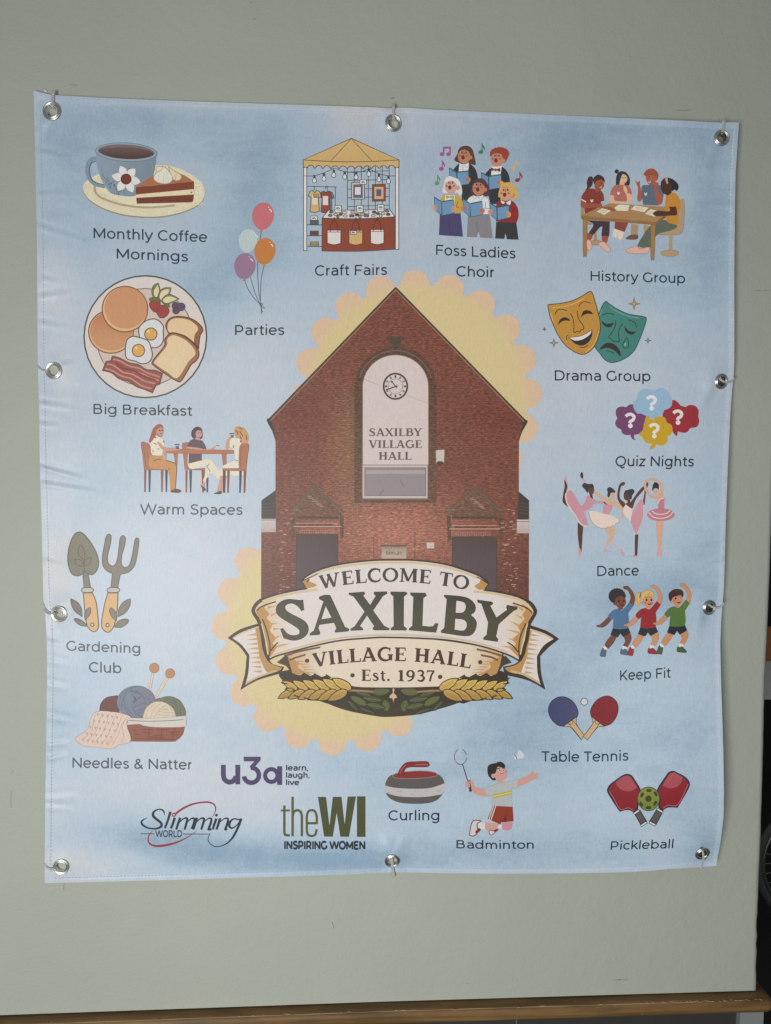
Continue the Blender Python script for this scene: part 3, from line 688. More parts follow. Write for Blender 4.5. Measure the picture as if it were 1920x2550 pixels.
# ================================================================== lettering
def ar(cx, cy, rx, ry, a0, a1):
    n = max(6, int(abs(a1 - a0) / 14))
    return [(cx + rx * math.cos(math.radians(a0 + (a1 - a0) * i / n)), cy + ry * math.sin(math.radians(a0 + (a1 - a0) * i / n))) for i in range(n + 1)]
def sm_(*p): return smooth(list(p), False, 5)
OV = lambda cx, cy, rx, ry: ('o', ar(cx, cy, rx, ry, 0, 360)[:-1])
DOT = lambda cx, cy, r=.058: ('d', cx, cy, r)
SANS = {
    'a': (.56, [sm_((.10, .455), (.18, .487), (.27, .49), (.39, .455), (.452, .36), (.46, .32)) + [(.46, 0)], sm_((.46, .295), (.25, .295), (.125, .245), (.105, .15), (.17, .055), (.27, .035), (.38, .07), (.46, .17))]),
    'b': (.65, [[(.12, 0), (.12, .742)], OV(.345, .265, .222, .232)]), 'c': (.53, [ar(.30, .265, .222, .232, 44, 316)]),
    'd': (.65, [OV(.30, .265, .222, .232), [(.525, 0), (.525, .742)]]), 'e': (.59, [[(.08, .272), (.515, .272)], ar(.30, .265, .222, .232, 2, 318)]),
    'f': (.34, [sm_((.33, .69), (.25, .705), (.19, .675), (.165, .60)) + [(.165, 0)], [(.04, .49), (.31, .49)]]),
    'g': (.65, [OV(.30, .275, .222, .222), [(.525, .53)] + sm_((.525, .06), (.515, -.03), (.46, -.12), (.36, -.155), (.24, -.15), (.12, -.10))]),
    'h': (.60, [[(.12, 0), (.12, .742)], ar(.30, .30, .18, .187, 180, 0) + [(.48, 0)]]), 'i': (.24, [[(.12, 0), (.12, .53)], DOT(.12, .70)]),
    'k': (.54, [[(.12, 0), (.12, .742)], [(.47, .53), (.12, .18)], [(.245, .31), (.51, 0)]]), 'l': (.24, [[(.12, 0), (.12, .742)]]),
    'm': (.92, [[(.12, 0), (.12, .53)], ar(.285, .30, .165, .187, 180, 0) + [(.45, 0)], ar(.625, .30, .165, .187, 170, 0) + [(.79, 0)]]),
    'n': (.60, [[(.12, 0), (.12, .53)], ar(.30, .30, .18, .187, 180, 0) + [(.48, 0)]]), 'o': (.61, [OV(.305, .265, .222, .232)]),
    'p': (.65, [[(.12, -.194), (.12, .53)], OV(.345, .265, .222, .232)]), 'r': (.36, [[(.12, 0), (.12, .53)], ar(.31, .29, .19, .197, 180, 92)]),
    's': (.48, [sm_((.41, .44), (.33, .478), (.23, .49), (.13, .455), (.105, .375), (.16, .31), (.25, .275), (.35, .235), (.40, .155), (.36, .07), (.27, .037), (.17, .045), (.08, .09))]),
    't': (.37, [[(.17, .65)] + sm_((.17, .14), (.185, .07), (.235, .038), (.33, .06)), [(.04, .49), (.33, .49)]]),
    'u': (.60, [[(.115, .53)] + ar(.30, .23, .185, .193, 180, 360), [(.485, .53), (.485, 0)]]), 'v': (.53, [[(.03, .53), (.265, .02), (.50, .53)]]),
    'y': (.53, [[(.035, .53), (.265, .02)], [(.50, .53)] + sm_((.265, .02), (.22, -.085), (.165, -.145), (.045, -.135))]),
    'z': (.49, [[(.06, .49), (.415, .49), (.075, .04), (.44, .04)]]),
    'A': (.70, [[(.03, 0), (.345, .67), (.66, 0)], [(.14, .22), (.55, .22)]]),
    'B': (.72, [[(.12, 0), (.12, .70)], [(.12, .66)] + sm_((.38, .66), (.48, .63), (.53, .52), (.48, .41), (.38, .375)) + [(.12, .375)], sm_((.38, .375), (.52, .335), (.585, .205), (.52, .08), (.38, .04)) + [(.12, .04)]]),
    'C': (.72, [ar(.405, .35, .315, .318, 45, 315)]), 'D': (.78, [[(.12, 0), (.12, .70)], [(.12, .66)] + ar(.37, .35, .315, .31, 90, -90) + [(.12, .04)]]),
    'E': (.63, [[(.12, 0), (.12, .70)], [(.12, .66), (.56, .66)], [(.12, .36), (.51, .36)], [(.12, .04), (.57, .04)]]), 'F': (.60, [[(.12, 0), (.12, .70)], [(.12, .66), (.56, .66)], [(.12, .34), (.51, .34)]]),
    'G': (.77, [ar(.405, .35, .315, .318, 46, 325) , [(.665, .34), (.665, .09)]]), 'H': (.77, [[(.12, 0), (.12, .70)], [(.65, 0), (.65, .70)], [(.12, .365), (.65, .365)]]),
    'I': (.26, [[(.13, 0), (.13, .70)]]), 'K': (.67, [[(.12, 0), (.12, .70)], [(.585, .70), (.12, .22)], [(.27, .38), (.62, 0)]]), 'L': (.56, [[(.12, .70), (.12, .04), (.53, .04)]]),
    'M': (.89, [[(.12, 0), (.12, .70)], [(.77, 0), (.77, .70)], [(.125, .66), (.445, .13), (.765, .66)]]), 'N': (.77, [[(.12, 0), (.12, .70)], [(.65, 0), (.65, .70)], [(.12, .66), (.65, .04)]]),
    'O': (.82, [OV(.41, .35, .325, .318)]), 'P': (.67, [[(.12, 0), (.12, .70)], [(.12, .66)] + ar(.355, .455, .20, .205, 90, -90) + [(.12, .25)]]),
    'Q': (.82, [OV(.41, .35, .325, .318), sm_((.40, .02), (.47, -.09), (.57, -.11), (.68, -.05))]), 'R': (.69, [[(.12, 0), (.12, .70)], [(.12, .66)] + ar(.355, .455, .20, .205, 90, -90) + [(.12, .25)], [(.38, .25), (.575, 0)]]),
    'S': (.61, [sm_((.51, .585), (.41, .65), (.29, .662), (.16, .615), (.12, .515), (.17, .425), (.29, .375), (.42, .335), (.51, .255), (.51, .15), (.43, .06), (.31, .037), (.18, .06), (.07, .13))]),
    'T': (.58, [[(.02, .66), (.56, .66)], [(.29, .66), (.29, 0)]]), 'W': (1.07, [[(.035, .70), (.285, .02), (.535, .69), (.785, .02), (1.035, .70)]]),
    'X': (.66, [[(.05, .70), (.60, 0)], [(.60, .70), (.05, 0)]]), 'Y': (.62, [[(.03, .70), (.31, .28), (.59, .70)], [(.31, .28), (.31, 0)]]),
    '&': (.68, [sm_((.62, .0), (.42, .21), (.23, .42), (.19, .53), (.25, .64), (.36, .645), (.43, .56), (.38, .455), (.22, .355), (.11, .24), (.13, .10), (.26, .035), (.40, .07), (.50, .16), (.56, .28))]),
    ',': (.2, [[(.11, .05), (.07, -.10)]]), '.': (.2, [DOT(.1, .05)]), ' ': (.27, [])}
def layout(s, font, track=0.0):
    x = 0; out = []
    for ch in s:
        adv, st = font[ch]; out.append((st, x)); x += adv + track
    return out, x - track
def text(a, s, col, mapf, w=.086, font=SANS, track=0.0, align=None):
    lay, tot = layout(s, font, track)
    for st, x0 in lay:
        for q in st:
            if isinstance(q, tuple) and q[0] == 'd':
                pts = [(q[1] + x0 + q[3] * math.cos(t * math.pi / 5), q[2] + q[3] * math.sin(t * math.pi / 5)) for t in range(10)]
                a.faces([[mapf(p, tot) for p in t] for t in tess(pts)], col); continue
            cl, ww = False, w
            if isinstance(q, tuple) and q[0] == 'o': cl, q = True, q[1]
            elif isinstance(q, tuple) and q[0] == 'w': ww, q = q[1], q[2]
            elif isinstance(q, tuple) and q[0] == 'wo': cl, ww, q = True, q[1], q[2]
            if not cl and isinstance(ww, float) and ww > .12 and len(q) in (3, 5) and font is SANS:
                for e0, e1 in zip(q, q[1:]): a.faces([[mapf((p[0] + x0, p[1]), tot) for p in f] for f in strip([e0, e1], ww)], col)
                continue
            fs = strip([(p[0] + x0, p[1]) for p in q], ww, cl)
            a.faces([[mapf(p, tot) for p in f] for f in fs], col)
def line_map(p0, p1, cap, lsb=.09, rsb=.05, shear=0.0, sag=0.0):
    def f(p, tot):
        t = (p[0] - lsb) / (tot - lsb - rsb); k = p[1] / .7 * cap
        return (p0[0] + (p1[0] - p0[0]) * t + shear * k, p0[1] + (p1[1] - p0[1]) * t - k + sag * 4 * t * (1 - t))
    return f
def arc_map(x0, x1, xc, yc, k, cap, lsb=.03, rsb=.03):
    """letters standing along the bent baseline y = yc + k (x-xc)^2"""
    def f(p, tot):
        t = (p[0] - lsb) / (tot - lsb - rsb); x = x0 + (x1 - x0) * t; y = yc + k * (x - xc) ** 2
        sl = 2 * k * (x - xc); n = math.hypot(1, sl); h = p[1] / .7 * cap
        return (x + sl / n * h * .9, y - h / n)
    return f
CAPTIONS = [
    ('Monthly Coffee', (233.6, 593), (515, 603), 25.6, '3b4753', {}), ('Mornings', (291.3, 644), (467.4, 651.4), 25.2, '36424e', {}),
    ('Big Breakfast', (233.4, 1030.6), (477.8, 1035.6), 24.6, '43484f', {}), ('Parties', (586.1, 834.4), (707.3, 834), 24.8, '383e47', {}),
    ('Craft Fairs', (786, 686.6), (963.2, 684.4), 25.6, '383f47', {}), ('Foss Ladies', (1086.7, 634.7), (1283.2, 643.7), 25.3, '2f383f', {}), ('Choir', (1138, 688), (1230.2, 690.6), 25.3, '2f383f', {}),
    ('History Group', (1471.5, 698.7), (1705.6, 705.4), 24.2, '29363f', {}), ('Drama Group', (1382.2, 947.3), (1619.4, 949.4), 25, '2d333a', {}),
    ('Quiz Nights', (1533.9, 1161), (1727, 1161.5), 25, '252d34', dict(shear=.05)), ('Dance', (1488, 1434.1), (1590.3, 1433.1), 24.8, '232b34', {}),
    ('Keep Fit', (1544.8, 1694.6), (1669.2, 1687.6), 24.9, '222d37', {}), ('Table Tennis', (1351.2, 1896), (1564.3, 1893.8), 25, '27374a', dict(sag=1.8)),
    ('Curling', (969, 2042.8), (1095, 2042.8), 24.5, '22303f', {}), ('Badminton', (1137.4, 2112.3), (1330, 2113.2), 20.2, '22303f', dict(sag=1.2)),
    ('Pickleball', (1520.8, 2116.6), (1676.8, 2112), 21.2, '22303f', dict(shear=.09)), ('Warm Spaces', (352.2, 1280.6), (603.3, 1282.2), 25.4, '4a4f58', {}),
    ('Gardening', (166.8, 1620.4), (350, 1627), 24.6, '46525c', {}), ('Club', (223, 1673.7), (301.6, 1676.6), 25, '36444f', {}), ('Needles & Natter', (181.1, 1911.8), (477.3, 1916.8), 25, '4f5861', {})]
for s, p0, p1, cap, col, kw in CAPTIONS:
    a = Art('caption'); dk = lambda x, y, c=col: albedo(c, x, y) * .74; text(a, s, dk, line_map(p0, p1, cap, **kw), .097); a.build(banner)

# ================================================================== printed pictures
def petal(cx, cy, tx, ty, w, inner=.15):
    dx, dy = tx - cx, ty - cy; nx, ny = -dy, dx; L = math.hypot(dx, dy); nx /= L; ny /= L
    q = lambda t, o: (cx + dx * t + nx * o, cy + dy * t + ny * o)
    return [(*q(inner, w * .35), False), (*q(.55, w), False), (*q(.82, w * .62), False), (tx, ty, True), (*q(.82, -w * .62), False), (*q(.55, -w), False), (*q(inner, -w * .35), False)]
def vgrad(c0, c1, y0, y1):
    def f(x, y):
        t = min(1, max(0, (y - y0) / (y1 - y0))); t = t * t * (3 - 2 * t); return albedo(c0, x, y) * (1 - t) + albedo(c1, x, y) * t
    return f
def hgrad(c0, c1, x0, x1):
    def f(x, y):
        t = min(1, max(0, (x - x0) / (x1 - x0))); t = t * t * (3 - 2 * t); return albedo(c0, x, y) * (1 - t) + albedo(c1, x, y) * t
    return f

# --- cup of coffee and cake on a saucer
a = Art('coffee_and_cake_picture', 180, 330, 4.628)
SAU = '125,640 145,575 215,525 300,480 420,440 700,385 1000,375 1150,392 1290,440 1420,515 1505,610 1527,700 1495,785 1410,855 1250,920 1050,962 850,970 600,945 380,880 220,790 150,715'
a.S([(x, y + 15) for x, y, c in P(SAU)], '8d846b'); a.S(SAU, 'cfc5a9'); a.L('150,600 230,530 310,490', 10, 'e0d6ba')
for i in range(17):
    t = math.radians(188 - i * 13.2); x, y = 830 + 600 * math.cos(t) * 1.03, 690 + 215 * math.sin(t); t2 = t - .23
    x2, y2 = 830 + 618 * math.cos(t2), 690 + 215 * math.sin(t2); mx, my = (x + x2) / 2, (y + y2) / 2
    a.L([(x, y), (mx + (830 - mx) * -.02, my + 34), (x2, y2)], 8, 'dcd3bc')
for i in range(6):
    y = 560 + i * 45; a.L([(1405, y), (1470, y + 4), (1500, y + 34), (1430, y + 46)], 7, 'dcd3bc')
a.S('300,625 420,560 900,540 1330,570 1400,680 1330,800 1130,838 900,850 700,828 520,780 380,700', 'd5cbb0')
a.L('258,612 262,680 320,745 440,795 600,838 800,862 1000,858 1180,838', 22, 'a4987d')
a.part('coffee_cup')
a.L('285,300 225,308 180,365 172,450 198,530 262,592 380,622', 46, '7b8b9a'); a.L('275,335 225,345 200,400 198,470 225,545 290,585 370,598', 9, '566471')
a.S('270,240! 285,380 325,520 390,640 450,702 560,728 700,735 800,690 890,580 945,440 970,240!', hgrad('8594a2', '75838f', 230, 395)); a.E(620, 226, 354, 106, '8c99a6', 3, '67747f', 7)
a.E(622, 222, 326, 84, '6f6468', 3); a.S('300,212 420,182 620,172 820,192 940,240 880,280 760,302 620,306 450,282', vgrad('66524e', '4d3b37', 366, 396))
random.seed(5)
for i in range(95):
    t = random.random(); x = 330 + 230 * t + random.gauss(0, 38) - (0 if t > .3 else 10); y = 470 + 240 * t + random.gauss(0, 28)
    if y < 715 and x > 300 + (y - 400) * .33: r = random.uniform(2.5, 6); a.E(x, y, r, r, '475462')
a.part('flower')
for tx, ty in ((555, 385), (724, 416), (787, 571), (700, 690), (524, 672), (453, 497)): a.S(petal(620, 535, tx, ty, 47), 'd9d4ce', 'b7aca6', 4)
a.E(620, 537, 60, 60, '71392f', 0, '4d2a26', 6)
a.part('cake_slice')
a.S('735,628! 935,495 1100,470 1260,482 1398,566!', 'a0684a'); a.R('733,630 1400,566 1402,652 733,714', '78402f'); a.R('733,716 1402,654 1402,714 733,752', 'd8c8a8')
a.S('736,754! 1398,714! 1392,780 1372,802 1300,806 745,820!', '703c2d')
for i in range(26): a.E(random.uniform(960, 1380), random.uniform(745, 795), random.uniform(4, 9), 4, '5b2e24')
a.E(1372, 690, 9, 9, '6d4a3a'); a.LL('745,828 1375,812', 7, 'e3c9bb')
a.part('whipped_cream')
a.S('1110,395! 1180,448 1222,470 1258,505 1240,545 1180,550 1140,500', 'd3c3a3', '9c8c73', 6); a.L('1200,470 1185,545', 5, 'a8977b'); a.S('965,402 1010,388 1040,400 1030,440 980,455', 'd2c6b0', '9c907c', 6)
a.S('1042,385! 1095,425 1140,485 1155,540 1120,580 1060,590 985,575 942,540 942,500 975,460 1030,430', 'd8cec0', '9d9180', 7); a.L('1055,470 1050,580', 4, 'b3a898'); a.L('1085,440 1110,570', 4, 'b9ae9e'); a.L('1000,470 985,560', 4, 'c0b5a5')
a.build(banner)

# --- breakfast plate
a = Art('breakfast_plate_picture', 180, 660, 4.628)
a.E(842, 826, 706, 702, 'cdc4be', 0, '4f4847', 17); a.E(838, 832, 560, 562, 'c6b3aa', 0, '6a5d56', 10)
a.part('pancake'); a.E(446, 768, 258, 248, 'd3a67c', 0, '6f4f33', 13); a.E(450, 758, 244, 228, vgrad('b37a58', 'bf8c66', 780, 860))
a.part('pancake'); a.E(607, 508, 262, 262, 'd6aa80', 0, '775636', 14); a.E(616, 494, 246, 240, vgrad('be8a64', 'c08c66', 710, 830))
a.part('fried_egg'); a.S('770,720 850,642 960,624 1042,690 1048,780 1045,880 990,943 900,945 790,855 768,790', 'cccbcb', '584e49', 12); a.E(905, 795, 71, 70, 'cf9f57', 0, '604a35', 11); a.E(880, 765, 16, 14, 'e6c48a')
a.part('fried_egg'); a.S('628,870 690,824 760,832 870,872 908,960 922,1050 880,1120 800,1138 725,1108 632,1080 612,1000', 'cccbcb', '584e49', 12); a.E(762, 985, 71, 71, 'cf9f57', 0, '604a35', 11); a.E(738, 955, 16, 14, 'e6c48a')
a.part('toast_slice'); a.S('1078,690 1130,612 1230,592 1370,618 1470,688 1505,750 1472,818 1455,960! 1405,900 1300,820 1120,800! 1098,760', '8a5740', '5c3e2c', 12); a.S('1098,690 1142,628 1230,612 1350,636 1435,700 1448,750 1412,800 1402,890! 1300,812 1180,775 1112,772', 'd5ba93')
a.part('toast_slice'); a.S('928,1105 1060,935 1066,862 1118,796 1200,790 1330,848 1438,958 1456,1050 1412,1118 1368,1150 1262,1325 1215,1340 1100,1272 945,1160', '98684a', '5c3e2c', 13); a.S('950,1108 1086,935 1092,862 1130,820 1190,812 1308,868 1405,970 1412,1040 1342,1110 1212,1300 1100,1240 962,1145', 'd6be99')
a.part('bacon'); a.S('462,1052! 540,1072 660,1130 760,1150 850,1205 950,1215 1036,1250! 1006,1370! 960,1390! 922,1470! 830,1432 740,1400 650,1340 540,1310 450,1240 350,1215! 392,1112! 446,1106!', '8f5047', '604a40', 14)
for q in ('470,1085 550,1105 660,1165 770,1190 860,1240 1010,1290', '400,1140 480,1160 580,1232 700,1262 830,1335 955,1365', '378,1195 460,1215 560,1275 680,1312 800,1390 915,1425', '700,1225 820,1260 900,1300 1000,1330'): a.L(q, 17, 'c08376')
a.L('500,1125 580,1190 700,1215 800,1270 960,1330', 20, '733c33')
a.part('apple_slice'); a.S('990,207! 1012,290 988,372 938,372 915,310 935,238', '77705a', '5a5646', 8); a.S('985,228! 1000,300 978,362 952,362 940,300', 'd3c69f')
a.part('apple_slice'); a.S('1136,262! 1125,320 1062,388 1015,425 985,372 1010,300 1065,262', '77705a', '5a5646', 8); a.S('1120,280! 1105,325 1050,380 1020,400 1006,360 1028,305 1075,280', 'd3c69f')
a.part('apple_slice'); a.S('1230,390! 1150,432 1090,450 1030,422 1062,360 1132,338', '77705a', '5a5646', 8); a.S('1210,392! 1145,420 1090,438 1045,415 1070,375 1132,362', 'd3c69f')
for p, lf in (('888,445 935,412 1000,420 1015,470 985,545 920,520', '888,385 940,372 1000,390 995,425 950,412 900,420'), ('983,495 1040,462 1105,498 1112,550 1065,602 1012,606 975,552', '1050,432 1082,448 1108,440 1122,490 1085,470 1060,462')):
    a.part('strawberry'); a.S(p, '97403a', '5f4038', 9); a.S(lf, '66684e', '4d4e3c', 5)
for x, y, r in ((1190, 470, 42), (1195, 525, 40), (1254, 482, 46)): a.part('blueberry'); a.E(x, y, r, r, '594a59', 0, '463c47', 6)
a.build(banner)

# --- balloons
a = Art('balloons_picture', 540, 470, 5.53)
def egg(cx, cy, rx, ry, rot=8):
    o = []
    for i in range(30):
        t = 2 * math.pi * i / 30; y = ry * math.sin(t); x = rx * math.cos(t) * (1 - .10 * (math.sin(t) if math.sin(t) > 0 else .3 * math.sin(t))); r = math.radians(rot); o.append((cx + x * math.cos(r) - y * math.sin(r), cy + x * math.sin(r) + y * math.cos(r)))
    return o
BC = '47505a'
for nm, st, (ex, ey, rx, ry), col, kn, hl in (
        ('pale_balloon', '462,1215 520,1420 590,1580 634,1655', (428, 715, 128, 162), 'b0bdbb', (400, 880), ((515, 605), (563, 675))),
        ('pink_balloon', '612,590 588,760 566,960 562,1150 578,1430 605,1600 616,1725', (634, 378, 150, 190), 'b96a71', (610, 578), ((712, 255), (752, 325))),
        ('orange_balloon', '645,1070 608,1280 600,1580 630,1702', (660, 862, 146, 184), 'b87641', (648, 1058), ((732, 738), (772, 800))),
        ('purple_balloon', '383,1270 440,1400 520,1515 600,1590 664,1650', (384, 1066, 147, 182), '8f7089', (378, 1258), ((447, 938), (494, 1000)))):
    a.part(nm); a.L(st, 8, BC); a.R([(kn[0] - 6, kn[1] - 20), (kn[0] + 6, kn[1] - 20), (kn[0] + 22, kn[1] + 12), (kn[0] - 20, kn[1] + 12)], col)
    a.fill(egg(ex, ey, rx, ry), col); (x0, y0), (x1, y1) = hl
    a.L([(x0 + 12, y0 + 26), ((x0 + x1) / 2 + 12, (y0 + y1) / 2 + 8), (x1, y1)], 13, 'e6d5cd'); a.E(x0, y0, 7, 7, 'e6d5cd')
a.part(); a.L('575,1590 605,1575 632,1590 605,1600 580,1605', 8, BC)
a.build(banner)

# --- craft stall
a = Art('craft_stall_picture', 720, 320, 5.53); K = '42474c'
for i, x in enumerate((802, 897, 993, 1090, 1187, 1283, 1378)): a.LL([(x, 520), (x, 1122 - i * 2)], 9, K)
for y0, y1 in ((600, 582), (715, 704), (836, 822), (955, 936), (1075, 1055)): a.LL([(802, y0), (1378, y1)], 9, K)
a.LL('245,795 655,806', 10, K); a.LL('636,806 634,1090', 9, K)
a.part('stall_post'); a.B(198, 520, 243, 1682, 'd0ceca', K, 10); a.part('stall_post'); a.B(1464, 520, 1510, 1664, 'd0ceca', K, 10)
a.part('light_string')
a.L('205,652 330,652 450,620 560,575 625,545', 9, K); a.L('632,545 700,575 780,596 900,604 1000,592 1086,560 1100,540', 9, K); a.L('1110,560 1200,606 1300,640 1380,652 1462,652', 9, K)
for x, y in ((348, 716), (480, 690), (615, 640), (765, 664), (922, 668), (1098, 625), (1237, 698), (1368, 724)):
    a.part('light_bulb'); a.B(x - 15, y - 74, x + 15, y - 24, '3a3f45'); a.S([(x - 10, y - 34, 0), (x + 10, y - 34, 0), (x + 27, y + 2, 0), (x + 18, y + 28, 0), (x, y + 34, 0), (x - 18, y + 28, 0), (x - 27, y + 2, 0)], 'cfd2d3', K, 9)
a.part('canopy')
val = [(195, 432), (195, 535), (243, 535)]
xs = [243 + (1464 - 243) * i / 11 for i in range(12)]
for i in range(11):
    pk = 503 + 14 * math.sin(math.pi * (i + .5) / 11); lo = 545 + 6 * math.sin(math.pi * (i + 1) / 11); lo0 = 545 + 6 * math.sin(math.pi * i / 11)
    for k in range(9):
        t = k / 8; val.append((xs[i] + 6 + (xs[i + 1] - xs[i] - 12) * t, (lo0 + (lo - lo0) * t) - (lo - pk) * math.sin(math.pi * t) ** .62))
val += [(1464, 535), (1514, 535), (1514, 432)] + [(1514 - (1514 - 195) * k / 10, 432 + 28 * math.sin(math.pi * k / 10)) for k in range(1, 10)]
a.fill(val, 'c2a26f'); a.line(val, 10, K, True)
can = [(857, 135), (1514, 432)] + [(1514 - (1514 - 195) * k / 10, 432 + 28 * math.sin(math.pi * k / 10)) for k in range(1, 10)] + [(195, 432)]
a.fill(can, vgrad('c4a471', 'bfa06e', 340, 405)); a.line(can, 10, '55492f', True); a.LL('857,138 578,441', 9, '6b5733'); a.LL('857,138 1140,446', 9, '6b5733')
a.part('hanging_shirt'); a.S('525,858! 590,882 620,952! 585,972! 592,1110! 560,1115! 555,900', '6d849b', K, 9)
a.part('hanging_shirt'); a.S('482,862! 505,880 535,862! 572,882 592,952! 560,968! 562,1112 500,1160 440,1148! 452,965! 428,935! 438,882', '884839', K, 10); a.B(463, 930, 537, 1055, 'd3cac4')
a.part('hanging_shirt'); a.S('328,852! 350,882 375,852! 420,872 440,935! 405,962! 416,1140! 350,1156 288,1145! 302,948! 264,932! 285,870', 'c4a46c', K, 10); a.B(315, 915, 393, 1046, 'd0c6ae'); a.B(338, 905, 403, 950, 'b5a37b', K, 8); a.L('350,938 358,925 368,936 378,925 390,938', 7, K)
for x in (350, 505, 528): a.L([(x - 5, 792), (x + 8, 800), (x - 8, 815), (x + 5, 845)], 8, K)
for x0, y0, x1, y1, c0, c1, c2, n1, n2 in ((860, 742, 1037, 976, 'c4b9a2', '5e5d7c', 'cfccc9', (882, 770, 1014, 955), (907, 808, 986, 912)), (1147, 770, 1325, 1002, '884632', 'c9a37f', '57587a', (1174, 805, 1299, 970), (1200, 836, 1270, 932))):
    a.part('framed_picture'); a.R([(x0, y0 + 3), (x1, y0 - 4), (x1, y1 - 4), (x0, y1)], c0, K, 10); a.B(*n1, c1); a.B(*n2, c2)
def sign(x0, y0, x1, y1, easel=True):
    a.part('price_sign')
    if easel: a.R([(x0 + 8, y0 + 6), (x0 - 8, y1), (x1 + 14, y1), (x1 - 6, y0 + 6)], '50555a')
    a.B(x0, y0, x1, y1, 'd3d1cd', K, 8); mx, my = (x0 + x1) / 2, y0 + (y1 - y0) * .38 if easel else (y0 + y1) / 2
    a.L([(mx - 26, my + 10), (mx - 14, my - 8), (mx - 6, my + 8), (mx + 6, my - 8), (mx + 14, my + 6), (mx + 26, my + 8)], 9, '2f3338')
    if easel: a.LL([(mx - 24, y0 + (y1 - y0) * .66), (mx + 24, y0 + (y1 - y0) * .66)], 7, '4a4e52')
sign(974, 708, 1064, 768, False)
a.part('stall_counter'); a.S('540,1125! 960,1122 1380,1108! 1456,1216! 960,1242 455,1234!', 'd0cac5', K, 10)
a.S('455,1236! 960,1246 1456,1216! 1458,1662! 960,1690 452,1686!', '864535', K, 11)
a.part('craft_goods')
for x, y, rx, col, sq in ((582, 1150, 28, '6c6a72', 0), (640, 1184, 28, 'b5a98e', 0), (566, 1196, 28, '6f6c78', 0), (708, 1182, 26, '6d4f47', 0), (762, 1158, 30, 'cbbfae', 0), (772, 1204, 30, 'c9bba8', 0), (670, 1214, 18, '7c6a5c', 0), (880, 1152, 28, 'b8ad93', 1), (862, 1202, 30, '66646e', 1), (936, 1188, 27, '6d4436', 1), (1006, 1182, 26, 'b9aa90', 1), (975, 1217, 20, 'a7927c', 0), (1070, 1154, 28, 'd2cecb', 1), (1066, 1200, 30, '66687a', 1), (1170, 1150, 28, '6b4540', 0), (1222, 1172, 28, '5f5f68', 0), (1292, 1172, 28, 'c1b59c', 0), (1160, 1197, 28, 'bfb39f', 0), (1262, 1202, 18, 'cac3ba', 0), (1348, 1136, 28, '6c6a72', 0), (1364, 1182, 28, '6f433b', 0)):
    if sq: a.B(x - rx, y - 17, x + rx, y + 17, col, K, 8)
    else: a.E(x, y, rx, 17, col, 0, K, 8)
for q in ((632, 1060, 718, 1154), (932, 1060, 1018, 1156), (1220, 1048, 1304, 1142)): sign(*q)
for x0, y0, x1, y1, col in ((525, 1400, 712, 1590, 'cfcbc6'), (823, 1400, 1012, 1594, 'c4a36e'), (1122, 1392, 1306, 1587, 'cfcbc6')):
    a.part('tote_bag'); mx = (x0 + x1) / 2
    a.L([(mx - 55, y0 + 12), (mx - 45, y0 - 70), (mx - 12, y0 - 130), (mx + 12, y0 - 130), (mx + 42, y0 - 75), (mx + 52, y0 + 12)], 10, '4d302a')
    a.L([(mx - 10, y0 - 160), (mx + 6, y0 - 172), (mx + 10, y0 - 155), (mx - 5, y0 - 130)], 8, '4d302a')
    a.S([(x0, y0, 1), (x1, y0, 1), (x1 - 2, y1 - 10, 1), (mx, y1 + 10, 0), (x0 + 2, y1 - 10, 1)], col, '5d3228', 9); a.LL([(x0, y0 + 26), (x1, y0 + 26)], 8, '6a5347')
    for dx in (-50, 50): a.B(mx + dx - 8, y0 + 2, mx + dx + 8, y0 + 28, '8b7666')
sign(845, 1408, 930, 1456, False)
a.part('shelf')
for y in (1325, 1474, 1622): a.LL([(248, y), (448, y + 3)], 10, K)
for y0, y1, col in ((1266, 1320, '64667c'), (1412, 1469, '774a46'), (1562, 1617, 'bc9e64')):
    a.part('folded_cloths'); a.B(290, y0, 402, y1, col, K, 9)
    for k in (1, 2): a.LL([(290, y0 + (y1 - y0) * k / 3), (402, y0 + (y1 - y0) * k / 3)], 7, K)
sign(298, 1204, 388, 1262, False)
a.build(banner)

# --- choir
a = Art('choir_picture', 1040, 330, 5.53); BK = '353637'; BL = '6a8ba8'; BD = '41586a'
def face(cx, cy, skin, r=1.0, blush='a8574c', ear=True):
    if ear: a.E(cx + 93 * r, cy + 15, 24, 28, skin, 0, '6b4334', 5)
    a.E(cx, cy, 86 * r, 97 * r, skin)
    for dx in (-28, 27): a.E(cx + dx, cy - 62 + 8, 9, 15, '2f2320'); a.L([(cx + dx - 18, cy - 82), (cx + dx, cy - 90), (cx + dx + 16, cy - 80)], 6, '4a3027')
    a.L([(cx - 6, cy - 70), (cx + 2, cy - 40), (cx - 12, cy - 32)], 6, '3d2820'); a.E(cx - 15, cy + 12, 21, 26, '6e2f2b', 0, '4d2422', 6)
    for dx in (-58, 42): a.E(cx + dx, cy - 10, 15, 13, blush)
def book(x0, y0, x1, y1, x2, y2, hgt):
    a.R([(x0, y0), (x1, y1), (x1 + 6, y1 + hgt), (x0 + 8, y0 + hgt * .93)], BL, BD, 7); a.R([(x1 + 10, y1), (x2, y2), (x2 + 10, y2 + hgt * .97), (x1 + 14, y1 + hgt)], '6c8eab', BD, 7)
    a.LL([(x0, y0 - 4), (x1, y1 - 6)], 15, '3d5668'); a.LL([(x1 + 8, y1 - 6), (x2, y2 - 6)], 15, '3d5668')
def hand(x, y, skin, fl=1):
    a.E(x, y, 34, 40, skin)
    for k in (-1, 0, 1): a.LL([(x - 30 * fl, y + k * 15), (x + 2 * fl, y + k * 15 - 3)], 5, '75483c')
